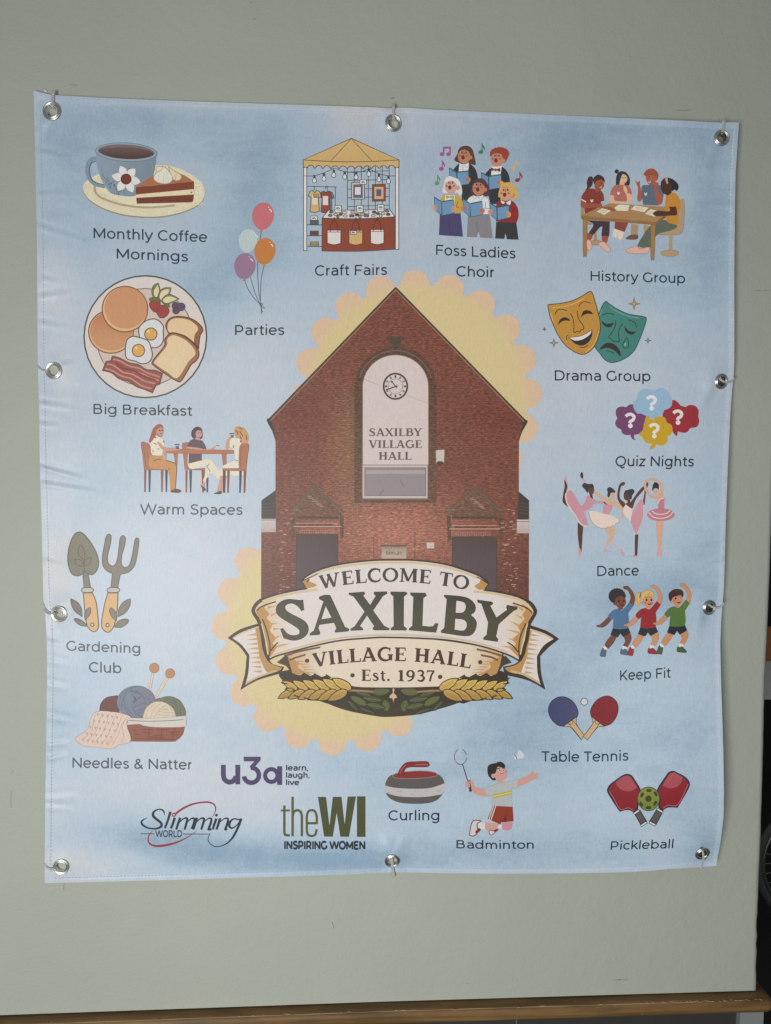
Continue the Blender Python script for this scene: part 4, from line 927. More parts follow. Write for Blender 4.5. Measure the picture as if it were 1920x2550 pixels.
a.part('singer'); a.S('455,600 500,500 575,425 650,412 735,440 800,515 832,640 822,800 760,900! 610,960! 590,760', BK); a.R('572,432 712,432 690,560 566,545', 'd2d5d6')
a.S('505,372 545,300 560,240 610,190 690,184 750,225 778,310 800,440 735,436 560,412', '583d36'); face(640, 330, 'ad7a60'); a.S('556,270 590,205 690,190 745,250 752,330 690,250 625,235', '583d36')
a.S('575,420! 630,440! 605,470 575,455', 'd8d9d8', '7d8286', 4); a.S('640,440! 705,412! 700,455 670,480', 'd8d9d8', '7d8286', 4); a.LL('622,470 622,545', 5, '4a4d50'); book(434, 492, 535, 552, 700, 535, 180); hand(695, 650, 'ad7a60')
a.part('singer'); a.S('925,600 960,535 1020,488 1150,470 1235,540 1268,640 1265,700! 1140,780! 1130,960 1000,985! 960,780', BK); a.R('1018,472 1160,462 1140,590 1012,590', 'd2d5d6')
for i in range(16): t = i / 15 * 2 * math.pi; a.E(1128 + 105 * math.cos(t), 292 + 66 * math.sin(t), 30, 28, '8f4236')
a.S('1020,300 1060,230 1140,215 1220,260 1245,330 1200,400 1100,380', '8f4236'); face(1093, 372, 'b47f68'); a.S('1015,300 1060,225 1160,225 1200,300 1180,360 1150,300 1080,282', '8f4236')
a.S('1016,482 1060,505 1075,490 1090,505 1132,488 1135,540 1090,525 1072,535 1058,522 1018,528', '7a2f33'); book(875, 556, 972, 608, 1150, 584, 178); hand(1128, 690, 'b47f68')
a.part('singer'); a.S('345,880 385,850 520,860 575,880 622,960 612,1060 590,1112 500,1118! 330,1100 310,940', 'ba9848'); a.R('378,862 512,862 500,1000 372,1000', 'd2d3d3')
a.R('305,1120 592,1112 625,1435 295,1412', '4a4465'); a.LL('432,1210 452,1420', 6, '38344e')
a.S('340,815 365,700 380,640 430,602 480,612 560,648 600,735 612,840 575,868 540,830 400,838', 'cdcdcd', 'aeb4b8', 5); face(458, 745, 'c39787'); a.S('378,690 420,620 500,640 545,700 552,740 500,670 440,665', 'cdcdcd')
a.S('395,870 435,885 490,870 490,910 440,890 400,910', 'c09f45', '82692b', 5); book(226, 892, 325, 958, 494, 932, 184); hand(236, 1038, 'c39787', -1); hand(494, 1052, 'c39787'); a.L('555,950 535,1020 570,1035', 7, '5d4a25')
a.part('singer'); a.S('690,930 760,870 850,860 920,880 975,930 990,1040 985,1130! 900,1125 690,1080', 'cfd1d3', '9aa0a4', 5); a.S('678,1437! 692,1140! 990,1122! 1036,1456! 862,1447! 838,1360 818,1443!', '807c81'); a.L('815,1235 825,1330 838,1380', 6, '5d5a60')
a.S('735,850 762,700 815,640 900,636 965,715 985,800 985,870 880,875', '57393f'); face(842, 772, 'b07a64'); a.S('752,720 800,650 900,650 950,720 950,770 880,700 810,690', '57393f')
a.S('762,862! 822,885! 790,910 768,900', 'd6d7d7', '6f7478', 4); a.S('832,888! 905,858! 905,900 870,925', 'd6d7d7', '6f7478', 4); book(624, 915, 718, 984, 888, 952, 180); hand(630, 1046, 'b07a64', -1); hand(892, 1076, 'b07a64'); a.L('940,960 930,1040 985,1050', 7, '5b6064')
a.part('singer'); a.S('1085,985 1150,930 1290,935 1375,1030 1390,1150 1362,1244! 1220,1240 1078,1222!', '86312f'); a.S('1068,1460! 1082,1228! 1360,1244! 1390,1476! 1228,1470! 1210,1395 1195,1465!', '383838')
a.S('1112,880 1135,760 1180,695 1290,692 1350,760 1385,890 1310,918 1180,900', 'c59f57'); face(1213, 845, 'c59274'); a.S('1128,800 1160,705 1280,700 1330,800 1300,850 1270,780 1200,740', 'c59f57'); a.E(1158, 690, 26, 20, 'c59f57')
a.S('1148,930! 1205,960! 1180,985 1150,965', 'd6d7d7', '6f7478', 4); a.S('1215,962! 1288,925! 1280,985 1250,1000', 'd6d7d7', '6f7478', 4); book(994, 972, 1086, 1036, 1256, 1004, 172); hand(1000, 1098, 'c59274', -1); hand(1252, 1130, 'c59274'); a.L('1300,1060 1335,1045 1310,1095', 7, '5d2523')
def note(x, y, h, col, dx=24):
    a.part('music_note'); a.E(x, y, 34, 27, col, -20); a.LL([(x + dx, y - 6), (x + dx - 4, y - h)], 13, col); a.S([(x + dx - 8, y - h, 1), (x + dx + 24, y - h + 38, 0), (x + dx + 36, y - h + 72, 0), (x + dx + 26, y - h + 96, 1), (x + dx + 14, y - h + 60, 0), (x + dx - 6, y - h + 42, 1)], col)
a.part('music_note'); a.E(336, 298, 32, 26, '96547f'); a.E(424, 298, 32, 26, '96547f'); a.LL('357,300 362,200', 22, '96547f'); a.LL('446,300 448,200', 22, '96547f'); a.LL('352,208 460,208', 28, '96547f')
note(326, 500, 118, '96547f', 16); note(872, 268, 118, '4d6f4d', 18); note(266, 700, 120, '5f8a62', 10); note(1322, 485, 118, 'c4a262', 28); note(1374, 655, 112, '8a3640', 36)
a.build(banner)

# --- history group round a table
a = Art('history_group_picture', 1420, 400, 5.206)
a.part('stool'); a.R('305,860 345,860 345,1050 305,1050', '9c8263'); a.E(335, 1062, 75, 34, 'a08768', 0, '7d684e', 5); a.S('140,620 185,620 185,720 290,820 220,825 142,740', '9c8263')
a.part('person'); a.S('590,335 598,200 650,140 720,150 762,205 775,270 745,330 570,328', '2f353c'); a.E(603, 140, 28, 28, '2f353c'); a.S('652,240 682,176 735,205 736,262 705,300 690,330 640,320', 'c9a283'); a.L('690,285 710,290 720,275', 5, '8b5d4a'); a.E(682, 222, 6, 9, '3a2f2a'); a.E(716, 222, 6, 9, '3a2f2a')
a.S('560,332 640,312 700,318 768,335 800,440 742,440 728,528 570,522 560,450 516,440', 'a2635b'); a.S('515,448 570,458 578,518 700,528 735,520 725,440 690,372 700,318 738,370 745,420 798,445 800,552! 520,552! 508,500', 'c9a283'); a.S('612,402 627,412 642,402 640,430 625,445 612,430', 'd9c2bb')
a.S('580,790! 756,800! 706,925! 574,880!', '80403a'); a.S('566,880! 628,900! 605,990 575,995 555,965', 'cfc0aa'); a.S('628,908! 700,925! 672,1015 640,1024 616,1000', 'cfc0aa')
a.part('person'); a.S('952,175 1000,115 1080,106 1142,170 1130,250 1100,262 1075,225 990,208', '8b4d36'); a.S('985,205 1075,190 1120,225 1092,300 1060,345 1030,320 990,262', '9a5744'); a.L('1008,275 1030,285 1042,262', 7, 'e0d3cb'); a.L('1000,215 1030,205', 6, '5f3424')
a.S('925,345 1010,315 1110,312 1190,340 1208,470 1140,582! 945,572!', '56626e'); a.S('830,245! 868,280 900,262 908,330 932,470 915,525 885,525 868,490 878,350', '985542'); a.S('1085,295 1120,280 1145,300 1130,390 1198,470 1185,560 1130,560 1100,450', '985542')
a.S('962,415 978,424 996,412 994,440 978,458 964,440', 'bfb7ba'); a.R('788,820 886,830 876,962 785,962', '9d8565'); a.R('950,835 1042,845 990,930 958,950', '9d8565'); a.S('718,1010 790,960 876,965 872,1015 800,1026', '674c3a')
a.part('swivel_chair'); a.S('1432,520 1476,528 1478,720 1462,900 1395,958 1180,962 1150,942 1350,880 1400,700', 'a28a6b', '7e6a50', 5); a.R('1280,960 1326,960 1322,1190 1282,1190', 'a28a6b'); a.E(1290, 1200, 118, 42, 'a28a6b', 0, '7e6a50', 5)
a.part('person'); a.S('1235,770 1380,835 1345,890 1130,960 1035,1125 900,1118 880,1080 1000,890 1110,800', '576053'); a.S('1250,440 1330,412 1400,460 1432,570 1402,700 1380,836! 1250,780 1230,600', 'b37c35'); a.S('1190,260 1250,220 1340,248 1405,320 1385,392 1350,375 1320,392 1270,300', '2a292e'); a.S('1183,262 1250,245 1310,300 1318,400 1270,450 1240,440 1205,420 1175,350', '472d28'); a.S('1228,232! 1262,225! 1268,300! 1250,300!', 'b0966d')
a.S('735,1150 860,1105 900,1142 1020,1122 1012,1185 930,1205 745,1195', 'cc9f91', '8f6a60', 5)
a.part('table'); a.S('165,760! 222,764! 216,1215 192,1230 168,1215', '92704a', '6e5437', 4); a.S('1045,835! 1105,835! 1090,1265 1068,1274 1045,1262', '92704a', '6e5437', 4)
a.R('138,712 1112,792 1106,836 146,758', '88633f'); a.R('1112,792 1242,690 1240,738 1108,836', '7a5a3a'); a.R('185,690 512,552 1228,598 1242,692 1112,796 140,716', '9b7751')
a.part('person'); a.S('215,770! 512,790! 498,985 410,978 408,850 290,968 240,945 300,830', '423237'); a.S('300,275 302,225 360,182 432,215 448,282 400,250 330,320', '442f2d'); a.S('290,212 240,212 215,280 220,340 198,388 270,340 292,290', '442f2d'); a.S('318,292 390,245 432,275 438,335 396,380 375,430 330,420', '904f3c'); a.L('380,345 398,350 405,335', 7, 'e6d8d0'); a.E(405, 292, 6, 8, '2c1f1d')
a.S('202,385 300,362 345,420 385,380 430,440 437,530 395,560 360,610 190,690! 182,600 138,500', '7b3831'); a.S('140,520 205,545 340,560 400,560 430,600 520,600 584,640 545,652 420,612 190,612 140,600', '904f3c'); a.LL('140,500 205,535', 16, 'dcbfb7'); a.LL('398,540 437,532', 14, 'dcbfb7'); a.S('262,500 280,510 298,498 296,525 280,542 264,525', 'dcbfb7')
a.S('222,940 290,972 262,1030 222,1028', '904f3c'); a.S('412,985 490,985 470,1070 425,1065', '904f3c'); a.S('378,1060 440,1055 470,1085 520,1150 515,1180 460,1170 380,1095', 'd0a598', '9a7468', 5); a.S('220,1030 268,1045 276,1145 222,1150', 'd0a598', '9a7468', 5)
for q in ('335,660 415,615 537,650 440,706', '570,610 628,567 772,572 750,656 600,650', '778,635 838,576 1022,608 962,672', '965,690 1040,625 1135,650 1102,732'):
    a.part('paper_sheet'); a.R(q, 'd2c3aa', '8a7458', 5); r = raw(q); cx = sum(p[0] for p in r) / 4; cy = sum(p[1] for p in r) / 4
    for k in (-1, 0, 1): a.LL([(cx - 45, cy + k * 15 - 4), (cx + 45, cy + k * 15 + 5)], 3.5, '8f8574')
a.part('arm'); a.S('1282,598! 1372,595! 1382,700 1300,712 1130,720 1085,705 1075,680 1130,650 1285,655', '4c302a')
a.build(banner)

# --- theatre masks
a = Art('drama_masks_picture', 1320, 710, 4.9); M = '33302f'
def star(cx, cy, r, col, oc='4b4a4c'):
    a.part('star'); q = []
    for k in range(4):
        t = math.pi / 2 * k; q += [(cx + r * math.cos(t), cy + r * math.sin(t)), (cx + r * .36 * math.cos(t + .40), cy + r * .36 * math.sin(t + .40)), (cx + r * .27 * math.cos(t + .785), cy + r * .27 * math.sin(t + .785)), (cx + r * .36 * math.cos(t + 1.17), cy + r * .36 * math.sin(t + 1.17))]
    a.fill(q, col); a.line(q, 7, oc, True)
a.part('sad_mask'); a.S('925,198 958,222 1060,290 1200,352 1385,384 1418,412 1395,510 1330,680 1262,810 1150,900 1010,945 920,915 850,830 780,720 790,500 845,340 885,245', hgrad('437a71', '3f756d', 1490, 1610), '33474a', 10)
a.L('965,262 1060,320 1200,380 1330,402', 12, '64978a'); a.L('880,290 850,370', 11, '5f9486')
a.L('878,370 950,342 1028,360', 9, M); a.L('1195,422 1270,455 1305,525', 9, M); a.S('870,430! 935,472 1026,456! 990,508 935,512 890,480', M); a.S('1152,497! 1205,558 1294,570! 1250,604 1195,590 1160,550', M)
a.L('1045,430 1040,500 1000,580 958,635 992,658 1012,688 1050,682 1088,692 1080,600 1095,520 1135,470', 9, M); a.S('843,795! 890,730 960,703 1040,730 1100,810 1103,876! 1030,800 940,765', M); a.L('925,803 980,808 1025,838', 9, M)
a.L('1182,640! 1205,715 1192,762 1165,772 1135,752 1134,712 1182,640!', 8, M); a.S('1162,705 1172,715 1160,740 1148,735', '86b3a8')
a.part('happy_mask'); a.S('220,252 245,236 380,222 520,188 640,130 715,82 755,90 790,190 830,330 858,480 845,600 800,720 740,800 650,845 560,822 450,750 360,640 290,500 240,370', hgrad('b5863f', 'b28340', 1365, 1495), '453a2d', 10)
a.L('270,275 400,262 540,225 660,160', 11, 'cda35f'); a.L('250,340 285,450', 12, 'cda35f'); a.L('840,560 780,720 680,815', 8, 'cfa869')
D = '3b2c22'
a.L('303,360 330,310 380,293 450,312', 9, D); a.L('590,262 630,215 680,203 738,222', 9, D); a.S('340,494! 365,420 420,393 470,408 490,438! 430,432 380,450', '3c2b26'); a.S('618,396! 645,325 690,305 745,322 768,355! 700,350 650,368', '3c2b26')
a.L('485,347 520,395 535,500 532,560 550,580 575,562 602,574 625,545 655,535 640,480 590,410 575,312', 9, D); a.S('462,632! 560,630 660,600 757,540! 755,620 710,700 630,738 550,715 500,670', '382e2d'); a.S('478,638! 570,634 665,604 750,552! 730,602 640,662 545,676', 'd3cdc8'); a.L('605,757 660,760 710,730', 9, D); a.L('447,672 446,630 467,605', 8, D)
star(1270, 228, 74, 'b08f5a'); star(1438, 677, 37, '9a968f'); star(175, 537, 24, '8f9294'); star(290, 705, 53, 'b39c77'); a.build(banner)

# --- quiz bubbles
a = Art('quiz_bubbles_picture', 1500, 950, 6.408)
for nm, q, col, (dx, dy), qc in (
    ('purple_bubble', '215,520 225,440 290,400 380,410! 430,372 500,362! 560,480 640,515 700,545! 700,610 660,680! 655,760 600,830 510,850! 505,900 542,932! 480,920 445,850! 380,855 318,825 300,765! 235,730 205,660 240,585!', '6d4063', (447, 707), 'd7ccd6'),
    ('red_bubble', '1110,302 1190,320 1245,385! 1330,408! 1390,375 1480,390 1535,460 1530,550! 1545,640 1510,720 1400,745! 1350,810 1270,816 1205,795! 1192,878! 1140,830 1115,780! 1100,700 1000,640! 960,550! 985,440', '8f3037', (1208, 655), 'd2ccc8'),
    ('yellow_bubble', '700,540! 800,560 900,560 960,555 1015,600 1025,660! 1100,690 1120,770 1090,850 1035,870! 1040,950 980,1015 900,1018 855,1005! 830,1060 745,1086! 792,990! 700,980 640,900 630,885! 570,842! 640,780 662,690!', 'b8942b', (830, 872), 'd4d0c6'),
    ('blue_bubble', '500,320 555,285! 570,190 640,125 720,120 775,140! 855,135! 930,105 1020,130 1075,215! 1115,300 1100,390 1040,440 985,455! 960,520 900,562 850,570 826,545! 826,622! 770,600 745,555! 690,545 620,512! 560,510 510,450 490,380', '8ca8bf', (787, 428), 'd3cfd8')):
    a.part(nm); a.S(q, col)
    a.line(smooth([(dx + p, dy + r) for p, r in ((-74, -150), (-38, -178), (10, -184), (50, -160), (58, -128), (40, -92), (2, -70), (-12, -42))], False), [50] * 0 or 50, qc); a.E(dx, dy, 37, 37, qc)
a.build(banner)

# --- ballet dancers
a = Art('dancers_picture', 1380, 1160, 5.206); PK = 'bd8a96'; SK = '55332a'; LS = 'c5a287'; CR = 'd5c3b9'
a.part('dancer'); a.S('128,180! 146,195 172,270 158,340 168,440 188,538! 112,470 118,360 135,270', SK); a.S('150,125 163,160 174,255 152,200 128,178', 'c2979e'); a.R('362,168 384,165 412,216 380,218', 'c2979e'); a.S('356,78 376,110 372,165 345,152 338,115', '4f2f28')
a.S('142,370 195,322 240,350 300,440 350,524 388,590 420,690 442,775 395,784 330,742 268,640 205,560 158,480', CR); a.S('160,362 205,318 240,345 300,440 350,524 388,590 420,690 440,772 390,770 335,730 275,630 215,545 170,465', PK); a.S('348,526! 400,470 418,405 450,388 505,432 560,455 645,465 640,490 525,490 480,545 388,594!', PK)
a.S('305,730! 376,790! 362,1000 348,1150 330,1085 306,900', SK); a.S('310,1095 335,1070 352,1150 322,1186', 'c2979e'); a.R('452,350 490,350 505,432 470,410', SK); a.E(482, 322, 40, 48, '5f392e'); a.S('362,262 388,222 440,236 500,238 514,300 455,285 432,352 402,310', '33333a'); a.S('645,465 692,462 732,502 700,508 648,488', '4f2f28')
a.part('dancer'); a.S('522,325 640,400 700,432 770,450 840,490 892,545 912,650 850,712! 872,655 868,575 760,520 690,500 640,455 530,370', LS); a.R('640,800 772,795 795,882 748,975 862,1090 842,1095 742,975 670,1075 648,1060 722,920', LS); a.S('636,500! 700,508 757,505! 750,560 708,632! 630,616!', PK)
tut = [(445, 590), (520, 582), (640, 618), (760, 650), (852, 712)]; edge = smooth('852,712 780,768 700,796 610,808 520,760 470,690 445,590', False)
a.fill(smooth(tut, False) + edge[1:-1], CR); zz = [(p[0] + (9 if i % 2 else -6) * .7, p[1] + (9 if i % 2 else -6)) for i, p in enumerate(edge[::2])]; a.line(zz, 8, 'b98a84')
a.S('685,300 718,275 760,296 792,330 782,352 735,362 712,410 690,392 694,340', '2f3138'); a.E(756, 390, 32, 45, LS); a.R('705,430 745,430 735,470 700,460', LS); a.S('645,1070 668,1090 728,1102 726,1112 640,1110', 'c2979e'); a.S('855,1090 875,1085 912,1150 905,1182 880,1160', 'c2979e')
a.part('dancer'); a.S('915,212 908,255 868,268 850,410 922,492 900,545 822,430 830,290 862,225', SK); a.S('955,478 990,470 1100,322 1168,258 1170,300 1062,430 1010,552 930,495', SK); a.S('1205,212 1222,240 1192,330 1172,505 1150,480 1165,380 1180,275', SK); a.S('928,502! 1005,556! 1012,650 990,716! 912,640 894,560', CR)
a.S('1132,430 1160,500 1168,560 1150,690 1110,800 1070,890 1040,860', CR); a.S('1130,432 1155,500 1148,680 1105,800 1064,886 1020,800 994,712 1020,600', PK); a.R('1047,890 1092,888 1078,1168 1020,1168 1045,1150', SK); a.S('1000,1172 1045,1160 1078,1170 1070,1184 1005,1182', 'c2979e')
a.S('905,400 915,330 960,310 1020,302 1042,340 1010,385 1005,425 975,435', '33343a'); a.E(940, 402, 38, 46, '5a352b'); a.R('950,440 985,435 985,480 950,482', SK)
a.part('dancer'); a.S('1318,712! 1418,712! 1392,1090! 1338,1090!', 'c49c88'); a.S('1335,1085 1360,1092 1358,1172 1330,1172', 'c2979e'); a.S('1368,1092 1395,1085 1402,1170 1375,1174', 'c2979e'); a.L('1335,420 1245,390 1190,300 1178,220 1250,178 1340,192 1388,245 1396,330 1398,410', 34, 'c49c88'); a.S('1310,210 1355,240 1352,312 1320,290 1272,322 1280,250', '29262b'); a.E(1318, 330, 36, 42, 'c49c88'); a.R('1320,365 1385,350 1420,420 1345,470', 'c49c88')
a.S('1342,490! 1380,440 1432,408! 1425,552! 1352,552!', 'b27480'); a.E(1383, 634, 178, 82, 'b27480'); a.L('1345,490 1380,432 1425,418', 11, 'dcc1c1'); a.L('1270,585 1330,625 1440,622 1505,580', 12, 'dcc1c1'); a.L('1225,605 1290,665 1390,680 1490,655 1545,590', 12, 'dcc1c1')
a.build(banner)

# --- three children exercising
a = Art('keep_fit_picture', 1470, 1440, 5.95)
def child(dx, dy, skin, shirt, shoe, back):
    a.part('child'); o = lambda s: [(x + dx, y + dy, c) for x, y, c in P(s)]; dark = skin == '6e3f31'; dk = '4a2a22' if dark else '8d5c42'
    a.S(o('715,835! 795,858! 745,950 660,1035 622,985 650,915'), skin, dk, 4); a.S(o('902,850! 1002,800! 1016,890 950,1012 895,985 925,920'), skin, dk, 4)
    a.R(o('620,985 665,1030 635,1050 598,1012'), 'd2d0cc'); a.R(o('888,985 950,1005 945,1042 885,1030'), 'd2d0cc')
    a.S(o('590,1020 612,1048 642,1050 632,1140 600,1148 556,1138 555,1100'), shoe, '2c2a2c', 4); a.S(o('862,1035 890,1050 925,1032 965,1070 996,1108 980,1126 900,1118 852,1105'), shoe, '2c2a2c', 4)
    a.S(o('672,560! 716,608! 655,675 590,712 502,702 512,680 560,668'), skin, dk, 4); a.S(o('985,345! 1045,392! 1068,290 1045,205 1005,145 955,100 898,108 900,135 925,152 962,165 1005,262'), skin, dk, 4)
    a.S(o('740,728! 860,742 968,712! 1004,792! 892,858! 854,805! 815,862! 704,826!'), '23262c'); a.S(o('818,440 850,458 888,452 985,338! 1046,394! 972,500! 972,705 860,740 738,730! 752,580! 716,606! 664,545! 740,465'), shirt)
    a.R(o('825,400 895,395 890,445 850,460 818,440'), skin)
    back()
    a.E(855 + dx, 338 + dy, 82, 88, skin); a.E(768 + dx, 365 + dy, 18, 22, skin)
    for ex in (-22, 48): a.E(855 + ex + dx, 322 + dy, 13, 19, '2c201d'); a.L([(855 + ex - 16 + dx, 290 + dy), (855 + ex + dx, 280 + dy), (855 + ex + 16 + dx, 290 + dy)], 6, '4a2f22')
    for ex in (-42, 62): a.E(855 + ex + dx, 360 + dy, 14, 12, '834634' if dark else 'a8604a')
    a.S(o('845,368! 875,378 908,362! 898,390 872,396 855,388'), '4a1c1c')
def afro():
    pts = []
    for i in range(90): t = 2 * math.pi * i / 90; k = 1 + .055 * abs(math.sin(t * 9)); pts.append((396 + 122 * k * math.cos(t), 264 + 112 * k * math.sin(t)))
    a.fill(pts, '2c2426')
def pony(): a.S('755,215 690,225 662,280 680,320 665,375 715,412 740,350 740,280', 'c9ab62', '92763a', 4); a.S('760,330 752,250 790,198 850,176 905,185 940,232 930,300 850,260 800,320', 'c9ab62')
child(-407, 14, '6e3f31', '4a6a8c', '4c6076', afro)
a.S('352,330 345,255 400,205 480,205 522,245 520,290 500,262 440,262 392,285 368,318', '2c2426')
child(0, 0, 'bc8767', '8c2229', '8d2530', pony)
a.S('765,318 752,250 790,198 850,176 905,185 940,230 936,272 880,228 845,270 800,290', 'c9ab62', '92763a', 4); a.LL('742,212 734,292', 12, '33302f'); a.L('790,285 840,240 900,205', 5, '9a7e40'); a.L('700,240 695,330 710,390', 5, '9a7e40')
child(432, -22, 'b9835f', '4f6b35', '3f5738', lambda: None)
a.S('1175,330 1158,245 1185,200 1240,165 1310,160 1365,185 1382,235 1368,285 1345,250 1290,262 1225,285 1205,330', '402824')
a.build(banner)

# --- table tennis bats
a = Art('table_tennis_bats_picture', 1340, 1710, 6.408); W = '43352a'
a.part('blue_bat'); a.S('398,632! 622,478! 608,545 622,615 735,772! 690,848! 532,662 470,638', 'bfa27c', W, 9); a.S('380,160 500,195 595,290 640,410 625,475! 400,632! 310,610 215,520 165,395 190,275 270,190', hgrad('414669', '474869', 1366, 1440), '1d2433', 11)
a.LL('490,590 690,840', 7, W); a.LL('552,535 733,770', 7, W); a.L('480,578 515,602 550,585 552,540', 7, W)
a.part('red_bat'); a.S('850,475! 1055,632! 980,640 932,668 785,848! 722,795! 868,600 870,545', 'bfa27c', W, 9); a.S('1080,150 1175,170 1258,255 1276,370 1240,495 1160,590 1055,632! 850,475! 836,390 880,285 965,195', '7a1c25', '2a2434', 11)
a.LL('915,535 725,790', 7, W); a.LL('985,585 790,845', 7, W); a.L('915,535 918,580 955,600 988,580', 7, W)
a.part('ball'); a.E(737, 240, 55, 56, 'c7c2c2', 0, '39404c', 10); a.build(banner)

# --- pickleball paddles
a = Art('pickleball_paddles_picture', 1490, 1890, 6.664); N = '242935'
def grip(p, q):
    a.R(p, '57504f', N, 14); (x0, y0), (x1, y1), (x2, y2), (x3, y3) = q
    for u_, v_ in (((x0, y0), (x1, y1)), ((x2, y2), (x3, y3))): a.LL([u_, v_], 46, N); a.LL([(u_[0] * .93 + v_[0] * .07, u_[1] * .93 + v_[1] * .07), (v_[0] * .93 + u_[0] * .07, v_[1] * .93 + u_[1] * .07)], 24, 'cdc8c8')
a.part('paddle'); a.S('485,262 545,282 590,345 690,520 660,690 648,825! 592,880! 520,838 440,840 365,862! 330,820 168,560 170,480 215,420 400,285', '7f2229', N, 27); a.S('285,380! 400,300 485,278 540,305 640,472! 560,525 480,535 380,508 310,445', '9d4850'); a.L('185,540 260,660 365,835 500,812 590,865', 14, 'ad5860')
grip('600,905 690,852 800,1035 705,1092', ((590, 910), (680, 850), (705, 1112), (805, 1048)))
a.part('paddle'); a.S('1240,210 1300,235 1440,312 1503,400 1480,500 1310,795! 1150,795 1065,845! 1008,798! 1020,640 985,520 1125,295 1175,230', '7f2229', N, 27); a.S('1068,440! 1150,295 1232,228 1290,240 1400,302! 1378,390 1300,460 1200,488 1120,470', '9d4850'); a.L('1490,420 1400,620 1300,772 1160,770 1075,820', 14, 'ad5860')
grip('975,830 1070,880 960,1085 850,1040', ((972, 828), (1075, 888), (848, 1048), (950, 1102)))
a.part('perforated_ball'); a.E(833, 663, 182, 196, vgrad('7d8437', '6f7a34', 1970, 2015), 0, '3b4a2f', 13)
for x, y, rx, ry, r in ((840, 523, 45, 28, 0), (725, 597, 26, 46, 28), (952, 580, 26, 46, -28), (832, 660, 53, 54, 0), (713, 752, 26, 46, -28), (945, 735, 26, 46, 28), (832, 807, 47, 28, 0)): a.E(x, y, rx, ry, '3a4128', r)
a.build(banner)

# --- women at a table
a = Art('warm_spaces_picture', 340, 1040, 5.553); CH = 'a5694d'; CD = '864838'; DK = '3b3f4d'
a.part('chair')
for q, c in (('105,722 138,722 128,1030 105,1030', CD), ('163,722 200,722 190,1030 168,1030', DK), ('335,720 372,720 362,1030 342,1030', CD), ('395,720 432,720 422,1030 402,1030', DK)): a.R(q, c)
a.S('64,352 120,344 175,375 205,480 205,690 430,700! 430,724! 105,720! 85,520', CH, '7d4a37', 6); a.L('85,360 110,520 132,690', 7, '7d4a37')
a.part('chair')
for q, c in (('675,726 708,726 698,1036 678,1036', CD), ('728,726 768,726 758,1036 738,1036', DK), ('897,726 945,726 930,1036 908,1036', CD), ('962,830 996,830 990,1036 968,1036', DK)): a.R(q, c)
a.S('632,372 660,352 722,352 705,480 722,690 940,700! 940,728! 668,716! 650,540', CH, '7d4a37', 6)
a.part('woman'); a.S('720,640 900,588 1010,574 1070,630 1150,760 1150,866! 1020,765 952,890! 918,880! 960,680 765,712', 'd9cdb8'); a.L('975,680 1020,745', 8, '4a3c3a'); a.L('965,680 1005,640', 8, '4a3c3a'); a.R('925,885 950,888 945,965 905,940', 'bf8f82'); a.S('880,922 905,950 950,978 952,1018 915,990', '472c33')
a.S('700,405 740,320 800,296 890,310 930,350 966,440 905,505 905,590! 720,635! 722,480', '574751'); a.S('755,230 775,165 830,125 890,142 912,200 902,290 790,292', '493841'); a.E(862, 225, 46, 56, 'bd8c86'); a.L('805,190 850,165 900,175', 18, '493841'); a.R('820,262 870,275 885,320 810,300', 'bd8c86'); a.L('820,262 850,278 885,262', 7, '6b3f3a'); a.E(858, 210, 8, 6, '3a2a2c'); a.E(893, 208, 8, 6, '3a2a2c')
a.part('woman'); a.S('1192,690 1150,800 1250,808 1300,735 1310,800 1475,795 1480,735', 'd9d0bd'); a.R('1160,802 1250,805 1215,1010 1110,1035', 'bf8f82'); a.S('1070,1045 1110,1032 1170,1012 1172,1055 1090,1055', '3c2e38'); a.S('1310,290 1430,283 1452,350 1420,500 1415,700! 1190,700! 1202,650 1350,590 1340,440 1290,400', 'd9d0bd')
a.S('1352,155 1400,118 1480,140 1540,220 1552,300 1520,362 1440,350 1425,290 1370,272', 'bf9067')
for q in ('1370,175 1395,200 1400,240', '1425,185 1450,225 1470,260', '1420,140 1460,165', '1430,255 1450,290', '1515,240 1525,310', '1440,315 1445,340'): a.L(q, 10, '4a3429')
a.S('1240,330 1290,268 1325,258 1290,320 1272,450 1238,440', 'c09182'); a.B(1286, 214, 1350, 230, '47424b'); a.R('1298,244 1344,244 1338,278 1310,276', '5c5560'); a.L('1350,575 1375,592 1412,598', 7, '4a3c3a'); a.L('1330,395 1345,415 1345,375', 7, '4a3c3a')
a.part('chair')
for q, c in (('1194,732 1233,732 1225,1040 1194,1040', '483436'), ('1253,734 1290,734 1275,1040 1253,1040', CD), ('1420,735 1458,735 1440,1042 1420,1042', DK), ('1480,735 1518,735 1503,1042 1480,1042', CD)): a.R(q, c)
a.S('1190,704! 1418,704! 1418,520 1432,388 1490,362 1552,380 1532,560 1515,735! 1190,732!', CH, '7d4a37', 6); a.L('1490,390 1445,450 1440,690', 7, '7d4a37')
a.part('table'); a.R('512,492 570,492 562,650 536,640', CH, '8b5540', 4); a.R('1180,500 1240,500 1242,640 1196,662', CH, '8b5540', 4); a.S('400,455! 600,438 960,442 1346,454! 1344,498! 960,500 410,490!', 'ab6b49', '8b5540', 5)
a.part('woman'); a.S('200,512 350,518 376,580 500,620 558,680 545,850 526,1000 470,1010 455,820 430,722! 220,702 168,650', 'ba8650'); a.L('410,592 500,620 552,665 545,860 535,985', 9, '5d3c26'); a.L('240,600 290,578 340,576', 8, '5d3c26'); a.LL('452,695 450,722', 12, '5d3c26')
